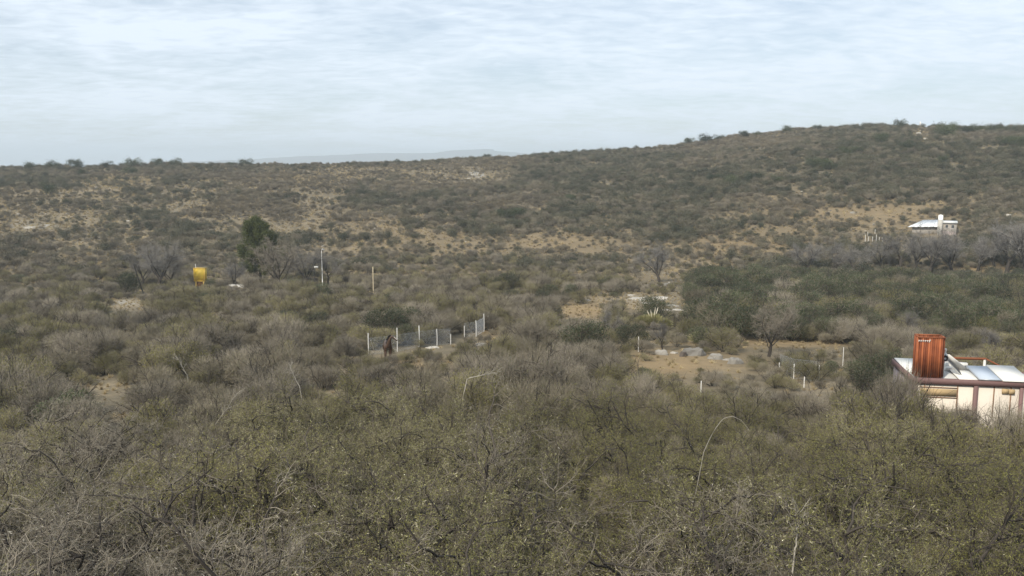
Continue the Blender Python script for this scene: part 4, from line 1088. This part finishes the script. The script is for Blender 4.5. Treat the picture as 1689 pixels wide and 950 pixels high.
for i, (px, py, wd) in enumerate(THK):
    p = ground(px, py+8); d = math.hypot(p.x, p.y); s = wd*1.12/F*d/3.6
    if d > 205: continue
    if not free((p.x, p.y, p.z), 1.5*s, 2.3*s): s *= .6
    if not free((p.x, p.y, p.z), 1.5*s, 2.3*s): continue
    k = 2 if i % 5 == 3 else i % 2
    row = 'back' if py < 500 else 'middle' if py < 542 else 'front'
    rk_ = 1+sum(1 for q in THK if q[0] < px and ('back' if q[1] < 500 else 'middle' if q[1] < 542 else 'front') == row)
    nr_ = sum(1 for q in THK if ('back' if q[1] < 500 else 'middle' if q[1] < 542 else 'front') == row)
    ords = ['first','second','third','fourth','fifth','sixth','seventh','eighth','ninth','tenth','eleventh','twelfth','thirteenth','fourteenth','fifteenth','sixteenth']
    o = link('thicket_tree', THM[k], None, p-Vector((0, 0, .1)), (0, 0, i*1.9), (s, s*random.uniform(.85, 1.1), s*random.uniform(.85, 1.05)))
    tag(o, ('olive' if k == 2 else 'dark green')+f' thicket tree, {ords[rk_-1] if rk_*2 <= nr_ else ords[nr_-rk_]} from the {"left" if rk_*2 <= nr_ else "right"} in the {row} row of the right thicket', 'tree', 'trees of the right thicket')
    TAKEN.append((p.x, p.y, .5*s))
for i, (px, ytop, dist, kd, w_, lab) in enumerate([(1462,640,45.5,'olive',1.0,'olive thorn shrub hiding the left wall of the small house'),(1484,612,48.6,'grey',.8,'grey thorn shrub leaning on the left corner of the small house'),(1497,634,46.5,'olive',.9,'olive thorn shrub just left of the first mauve post'),(1520,680,43.5,'olive',1.0,'olive thorn shrub under the left bay of the small house'),
    (1552,676,44,'olive',1.0,'olive thorn shrub under the tan shutter'),(1592,662,45.5,'grey',.75,'thin grey thorn shrub before the middle mauve post'),(1622,684,43.5,'olive',1.0,'olive thorn shrub right of the middle mauve post'),(1662,672,45,'grey',.8,'thin grey thorn shrub before the right bay'),(1700,684,43.5,'olive',1.0,'olive thorn shrub at the right house corner')]):
    q = on_ray(px, ytop, dist); z = height(q.x, q.y); h_ = q.z-z
    if h_ < .5: continue
    s = h_/2.35
    o = link('screen_shrub', MID[kd][i % 3], None, (q.x, q.y, z), (0, 0, i*2.3), (w_*min(s, 1.0), w_*min(s, 1.0), s)); tag(o, lab, 'shrub', 'shrubs round the small house')

for px, py, s, kd, lab in [(628, 606, .42, 'mauve', 'low brown shrub before the hind legs of the horse'), (648, 604, .40, 'grey', 'low grey shrub before the fore legs of the horse'), (668, 600, .45, 'olive', 'low olive shrub right of the horse')]:
    p = ground(px, py); tag(link('screen_shrub', MID[kd][1], None, p, (0, 0, px), (s, s, s)), lab, 'shrub', 'low shrubs at the horse')

# ------------------------------------------------------------------ near thorn trees
def style_at(px, py):
    r = random.random()
    if px < 330 and py > 690: return 'grey' if r < .55 else 'pod' if r < .8 else 'olive'
    if px < 860 and py > 720: return 'pod' if r < .8 else 'olive' if r < .9 else 'grey'
    if px < 600: return 'grey' if r < .4 else 'olive' if r < .9 else 'pod'
    if 1120 < px < 1360 and py > 840: return 'grey' if r < .22 else 'pod' if r < .5 else 'olive'
    return 'olive' if r < .8 else 'grey' if r < .87 else 'pod'
def sector_points(r0, r1, sp, half=33.5, jit=.42):
    """jittered points on a sheared grid inside a sector round the camera"""
    out = []; xm = r1*math.sin(math.radians(half)); j = 0; y = 0.0
    while y < r1:
        x = -xm-(sp*.5 if j % 2 else 0)
        while x < xm:
            X = x+rng.uniform(-jit, jit)*sp; Y = y+rng.uniform(-jit, jit)*sp
            r = math.hypot(X, Y)
            if r0 <= r < r1 and abs(math.degrees(math.atan2(X, Y))) < half+3.0/max(r, 1)*57.3*.5: out.append((X, Y))
            x += sp
        y += sp*.87; j += 1
    return out
rng = np.random.default_rng(77); random.seed(77)
near = []
for X, Y in sector_points(6.0, 44, 3.0):
    r = math.hypot(X, Y)
    z = height(X, Y); s = random.uniform(.7, 1.12)*(1.0 if r < 30 else .85)
    hgt = 4.0*s; rad = 2.2*s
    px, py = project((X, Y, z+hgt*.6))
    bare = blob(BARE, px, py)
    if r > 16 and random.random() < bare*1.1: continue
    if r < 8.5: s *= .9
    ok = free((X, Y, z), rad, hgt)
    if not ok:
        s = .5; hgt, rad = 2.0, 1.1
        if not free((X, Y, z), rad, hgt): continue
    near.append((r, X, Y, z, s, style_at(px, py), px))
near.sort()
ROWS = [(6, 12.2, 'front row'), (12.2, 16.5, 'second row'), (16.5, 21.5, 'third row')]
ORD = ['first','second','third','fourth','fifth','sixth','seventh','eighth','ninth','tenth','eleventh','twelfth','thirteenth','fourteenth','fifteenth','sixteenth']
def landmark(px):
    return ('near the left edge' if px < 130 else 'below the leaning dark pole' if px < 270 else 'below the yellow tank' if px < 400 else 'below the lamp post' if px < 570 else 'below the horse' if px < 700 else 'below the wire fence'
        if px < 830 else 'below the low valley ledge' if px < 1000 else 'below the boulders' if px < 1230 else 'left of the small house' if px < 1440 else 'before the small house')
SDESC = {'olive': 'olive thorn tree', 'pod': 'pod flecked thorn tree', 'grey': 'grey leafless thorn tree'}
DESC = {'olive': 'olive leaved thorn tree with dark limbs', 'pod': 'thorn tree flecked with pale yellow pods', 'grey': 'grey nearly leafless thorn tree with pale twig tips'}
rows = {}
for t in near:
    for i, (a, b_, nm) in enumerate(ROWS):
        if a <= t[0] < b_: rows.setdefault(i, []).append(t)
rank = {}
for i, L_ in rows.items():
    L_.sort(key=lambda t: t[1]/t[2]); n_ = len(L_)
    for j, t in enumerate(L_):
        rank[(t[1], t[2])] = (f'{ORD[j]} from the left' if j < 12 and j <= n_-1-j else f'{ORD[min(n_-1-j, 15)]} from the right')+f' in the {ROWS[i][2]}'
for i, (r, X, Y, z, s, st, px) in enumerate(near):
    t, c = NEAR[st][i % len(NEAR[st])]
    rk = rank.get((X, Y))
    if rk: lab = SDESC[st]+', '+rk; gr = 'thorn trees filling the foreground'
    else:
        band = 'behind the third row' if r < 27 else 'midway back' if r < 35 else 'farthest row'
        lab = f'{SDESC[st]}, {band}, {landmark(px)}'; gr = 'thorn trees, '+lab
    o = plant_tree('thorn_tree', t, c, (X, Y, z-.05), random.uniform(0, 6.28), s, lab, 'tree', gr)
    k = random.uniform(.9, 1.1); o.scale = (s*k, s*k, s*random.uniform(.9, 1.08))

# ------------------------------------------------------------------ shrubs from the foreground to the valley
def dens(px, py, base):
    return max(0.03, min(1, base*(1-.92*blob(BARE, px, py))+.55*blob(DENSE, px, py)))
def kind_at(px, py, r):
    q = random.random(); w = nz(px, py*2.5, 90, 9)
    if 1130 < px and 455 < py < 562:      # dark thicket on the right
        return 'dark' if q < .62 else 'olive' if q < .85 else 'mauve' if q < .93 else 'grey'
    if w > .15: return 'grey' if q < .42 else 'mauve' if q < .75 else 'olive'
    if w < -.15: return 'olive' if q < .7 else 'dark' if q < .76 else 'grey'
    return 'olive' if q < .5 else 'mauve' if q < .8 else 'grey'
mid = []
for X, Y in sector_points(26, 215, 1.95):
    r = math.hypot(X, Y); z = height(X, Y); px, py = project((X, Y, z+.6))
    thicket = px > 1120 and 452 < py < 560 and r > 78
    s = (random.uniform(.3, .6) if random.random() < .4 else random.uniform(.6, 1.3))*(1.3 if thicket else 1.0)
    if r < 44: s *= random.uniform(.6, .8)
    base = .98 if r < 60 else .80 if r < 110 else .72
    if r > 165: base = .5; s *= .75
    if random.random() > dens(px, py, base)*(.8+.6*nz(X, Y, 9, 11)+.15): continue
    b_ = blob(BARE, px, py); s *= (1-.45*b_)
    if not free((X, Y, z), 1.7*s, 2.4*s):
        s *= .45
        if not free((X, Y, z), 1.7*s, 2.3*s): continue
    mid.append((s/r, X, Y, z, s, kind_at(px, py, r), px, py, r))
mid.sort(reverse=True)
SD = {'olive': 'olive leaved thorn shrub', 'grey': 'leafless grey thorn shrub', 'mauve': 'brown twiggy thorn shrub', 'dark': 'dark green leafy shrub'}
stuff_pts = []
for i, (q, X, Y, z, s, kd, px, py, r) in enumerate(mid):
    rz = random.uniform(0, 6.28); sz = s*random.uniform(.8, 1.12); var = i % len(MID[kd])
    if i < 300 and -20 < px < W+20:
        band = 'among the foreground trees' if r < 36 else 'just beyond the foreground' if r < 52 else 'below the fence posts' if r < 72 else 'level with the fence posts' if r < 100 else 'at the far slope edge'
        lm_ = landmark(px).replace('below ', 'under ')
        lab = f'{"large" if s > .95 else "mid sized" if s > .75 else "small"} {SD[kd]} {band}, {lm_}'
        o = link('thorn_shrub', MID[kd][var], None, (X, Y, z-.03), (0, 0, rz), (s, s, sz)); tag(o, lab, 'shrub', lab.replace(',', ''))
    else:
        stuff_pts.append((X, Y, z-.03, rz, s, sz, kd, var))

# ------------------------------------------------------------------ one object per mass nobody could count: geometry nodes
def scatter(name, protos, pts, label, tilt=0.0):
    """pts: x, y, z, rot, s, sz, proto index"""
    co = bpy.data.collections.new(name+' kinds')
    for i, me in enumerate(protos):
        o = bpy.data.objects.new(f'{name}_kind_{i:02d}', me); co.objects.link(o)
    n = len(pts); A = np.array([p[:3] for p in pts], np.float32)
    me = bpy.data.meshes.new(name); me.vertices.add(n); me.vertices.foreach_set('co', A.ravel())
    def attr(nm, tp, key, arr):
        at = me.attributes.new(nm, tp, 'POINT'); at.data.foreach_set(key, np.ascontiguousarray(arr).ravel())
    rot = np.zeros((n, 3), np.float32); rot[:, 2] = [p[3] for p in pts]
    if tilt: rot[:, :2] = rng.normal(size=(n, 2))*tilt
    attr('turn', 'FLOAT_VECTOR', 'vector', rot)
    attr('size', 'FLOAT_VECTOR', 'vector', np.array([(p[4]*(1+.22*math.sin(p[3]*5)), p[4]*(1-.22*math.sin(p[3]*5)), p[5]) for p in pts], np.float32))
    attr('kind_index', 'INT', 'value', np.array([p[6] for p in pts], np.int32))
    o = link(name, me); tag(o, label, kind='stuff')
    ng = bpy.data.node_groups.new(name, 'GeometryNodeTree')
    ng.interface.new_socket('Geometry', in_out='INPUT', socket_type='NodeSocketGeometry'); ng.interface.new_socket('Geometry', in_out='OUTPUT', socket_type='NodeSocketGeometry')
    N, L = ng.nodes, ng.links
    gi, go = N.new('NodeGroupInput'), N.new('NodeGroupOutput')
    ip = N.new('GeometryNodeInstanceOnPoints'); ci = N.new('GeometryNodeCollectionInfo')
    ci.inputs['Collection'].default_value = co; ci.inputs['Separate Children'].default_value = True; ci.inputs['Reset Children'].default_value = True
    def na(nm, tp):
        a = N.new('GeometryNodeInputNamedAttribute'); a.data_type = tp; a.inputs[0].default_value = nm; return a.outputs[0]
    L.new(gi.outputs[0], ip.inputs['Points']); L.new(ci.outputs[0], ip.inputs['Instance']); ip.inputs['Pick Instance'].default_value = True
    L.new(na('kind_index', 'INT'), ip.inputs['Instance Index'])
    L.new(na('turn', 'FLOAT_VECTOR'), ip.inputs['Rotation']); L.new(na('size', 'FLOAT_VECTOR'), ip.inputs['Scale'])
    L.new(ip.outputs[0], go.inputs[0])
    md = o.modifiers.new('scatter', 'NODES'); md.node_group = ng
    return o
midp = []; midk = {}
for kd, L_ in MID.items():
    for v, me in enumerate(L_): midk[(kd, v)] = len(midp); midp.append(me)
scatter('valley_scrub', midp, [(*p[:6], midk[(p[6], p[7])]) for p in stuff_pts], 'thorny grey and olive scrub covering the near slope and valley')

# hillside scrub
farp = []; fark = {}
for kd, L_ in FAR.items():
    for v, me in enumerate(L_): fark[(kd, v)] = len(farp); farp.append(me)
hill = []
for X, Y in sector_points(195, 620, 1.75, 33):
    r = math.hypot(X, Y); z = height(X, Y); px, py = project((X, Y, z+.5))
    right = max(0, min(1, (px-500)/900)); base = .70+.26*right
    clump = nz(X, Y, 14, 13)+.5*nz(X, Y, 37, 14)
    dn = dens(px, py, base)
    if random.random() > dn*(.98+.75*clump): continue
    s = (random.uniform(.25, .6) if random.random() < .55 else random.uniform(.6, 1.2))*(.88+.4*clump+.4*blob(DENSE, px, py))*(1-.3*blob(BARE, px, py))
    if s < .25: continue
    if not free((X, Y, z), 1.2*s, 1.6*s): continue
    dd = blob(DENSE, px, py)
    w = nz(X, Y, 45, 15)+.5*nz(X, Y, 12, 16)+.85*dd+.15*right; q = random.random()
    if w > .38: kd = 'green' if q < .5 else 'olive' if q < .85 else 'grey'
    elif w > .05: kd = 'olive' if q < .5 else 'grey' if q < .85 else 'green'
    elif w > -.2: kd = 'grey' if q < .55 else 'brown' if q < .8 else 'olive'
    else: kd = 'brown' if q < .6 else 'grey'
    hill.append((X, Y, z-.05, random.uniform(0, 6.28), s, s*random.uniform(.7, 1.15), fark[(kd, random.randrange(len(FAR[kd])))]))
scatter('hillside_scrub', farp, hill, 'low grey green and brown scrub covering the far hillside')

# dry grass tufts
def tuft(seed, n, h):
    global rng
    rng = np.random.default_rng(seed); G = Geo()
    az = rng.uniform(0, 6.28, n); til = np.radians(rng.uniform(2, 55, n)); D = np.stack([np.sin(til)*np.cos(az), np.sin(til)*np.sin(az), np.cos(til)], 1)
    P0 = D*.08*np.array([1, 1, 0]); P1 = P0+D*rng.uniform(.5, 1, n)[:, None]*h
    G.blades(P0, P1, .016, .004); return G.mesh('dry_tuft', [GRASS])
tufts = [tuft(400+i, 60, .5) for i in range(3)]
rng = np.random.default_rng(88); gp = []
for X, Y in sector_points(190, 520, 1.5, 32):
    z = height(X, Y); px, py = project((X, Y, z)); b_ = blob(BARE, px, py); left = max(0, min(1, (950-px)/950))
    if random.random() > .22+.35*left+.5*b_: continue
    s = random.uniform(.8, 2.0); gp.append((X, Y, z-.03, random.uniform(0, 6.28), s, s*random.uniform(.6, 1), random.randrange(3)))
for X, Y in sector_points(12, 190, 1.0, 33):
    z = height(X, Y); px, py = project((X, Y, z)); b_ = blob(BARE, px, py)
    if random.random() > .16+.8*b_: continue
    s = random.uniform(.4, 1.0); gp.append((X, Y, z-.02, random.uniform(0, 6.28), s, s*random.uniform(.6, 1), random.randrange(3)))
scatter('dry_grass', tufts, gp, 'straw coloured dry grass tufts scattered over slope and hillside')
# loose pale stones
stones = [rock_mesh(50+i*5, 1, .8, .7, ROCKP if i % 2 else ROCKM, 2) for i in range(4)]
sp_ = []
for X, Y in sector_points(25, 480, 3.0, 32):
    z = height(X, Y); px, py = project((X, Y, z)); r = math.hypot(X, Y)
    left = max(0, min(1, (1000-px)/1000))
    if random.random() > .04+.12*left+.25*blob(BARE, px, py)+.6*blob(ROCK, px, py): continue
    s = min(.9, .12*random.uniform(.6, 1)/random.random()**.5)*(1 if r > 150 else .5)
    sp_.append((X, Y, z, random.uniform(0, 6.28), s, s, random.randrange(4)))
scatter('loose_stones', stones, sp_, 'small pale stones scattered over the dry slopes')
print('near', len(near), 'mid', len(mid), 'hill', len(hill), 'grass', len(gp), 'stones', len(sp_))
print('tris', sum(sum(len(p.vertices)-2 for p in m.polygons) if len(m.polygons) < 3000 else len(m.polygons)*2 for m in bpy.data.meshes))
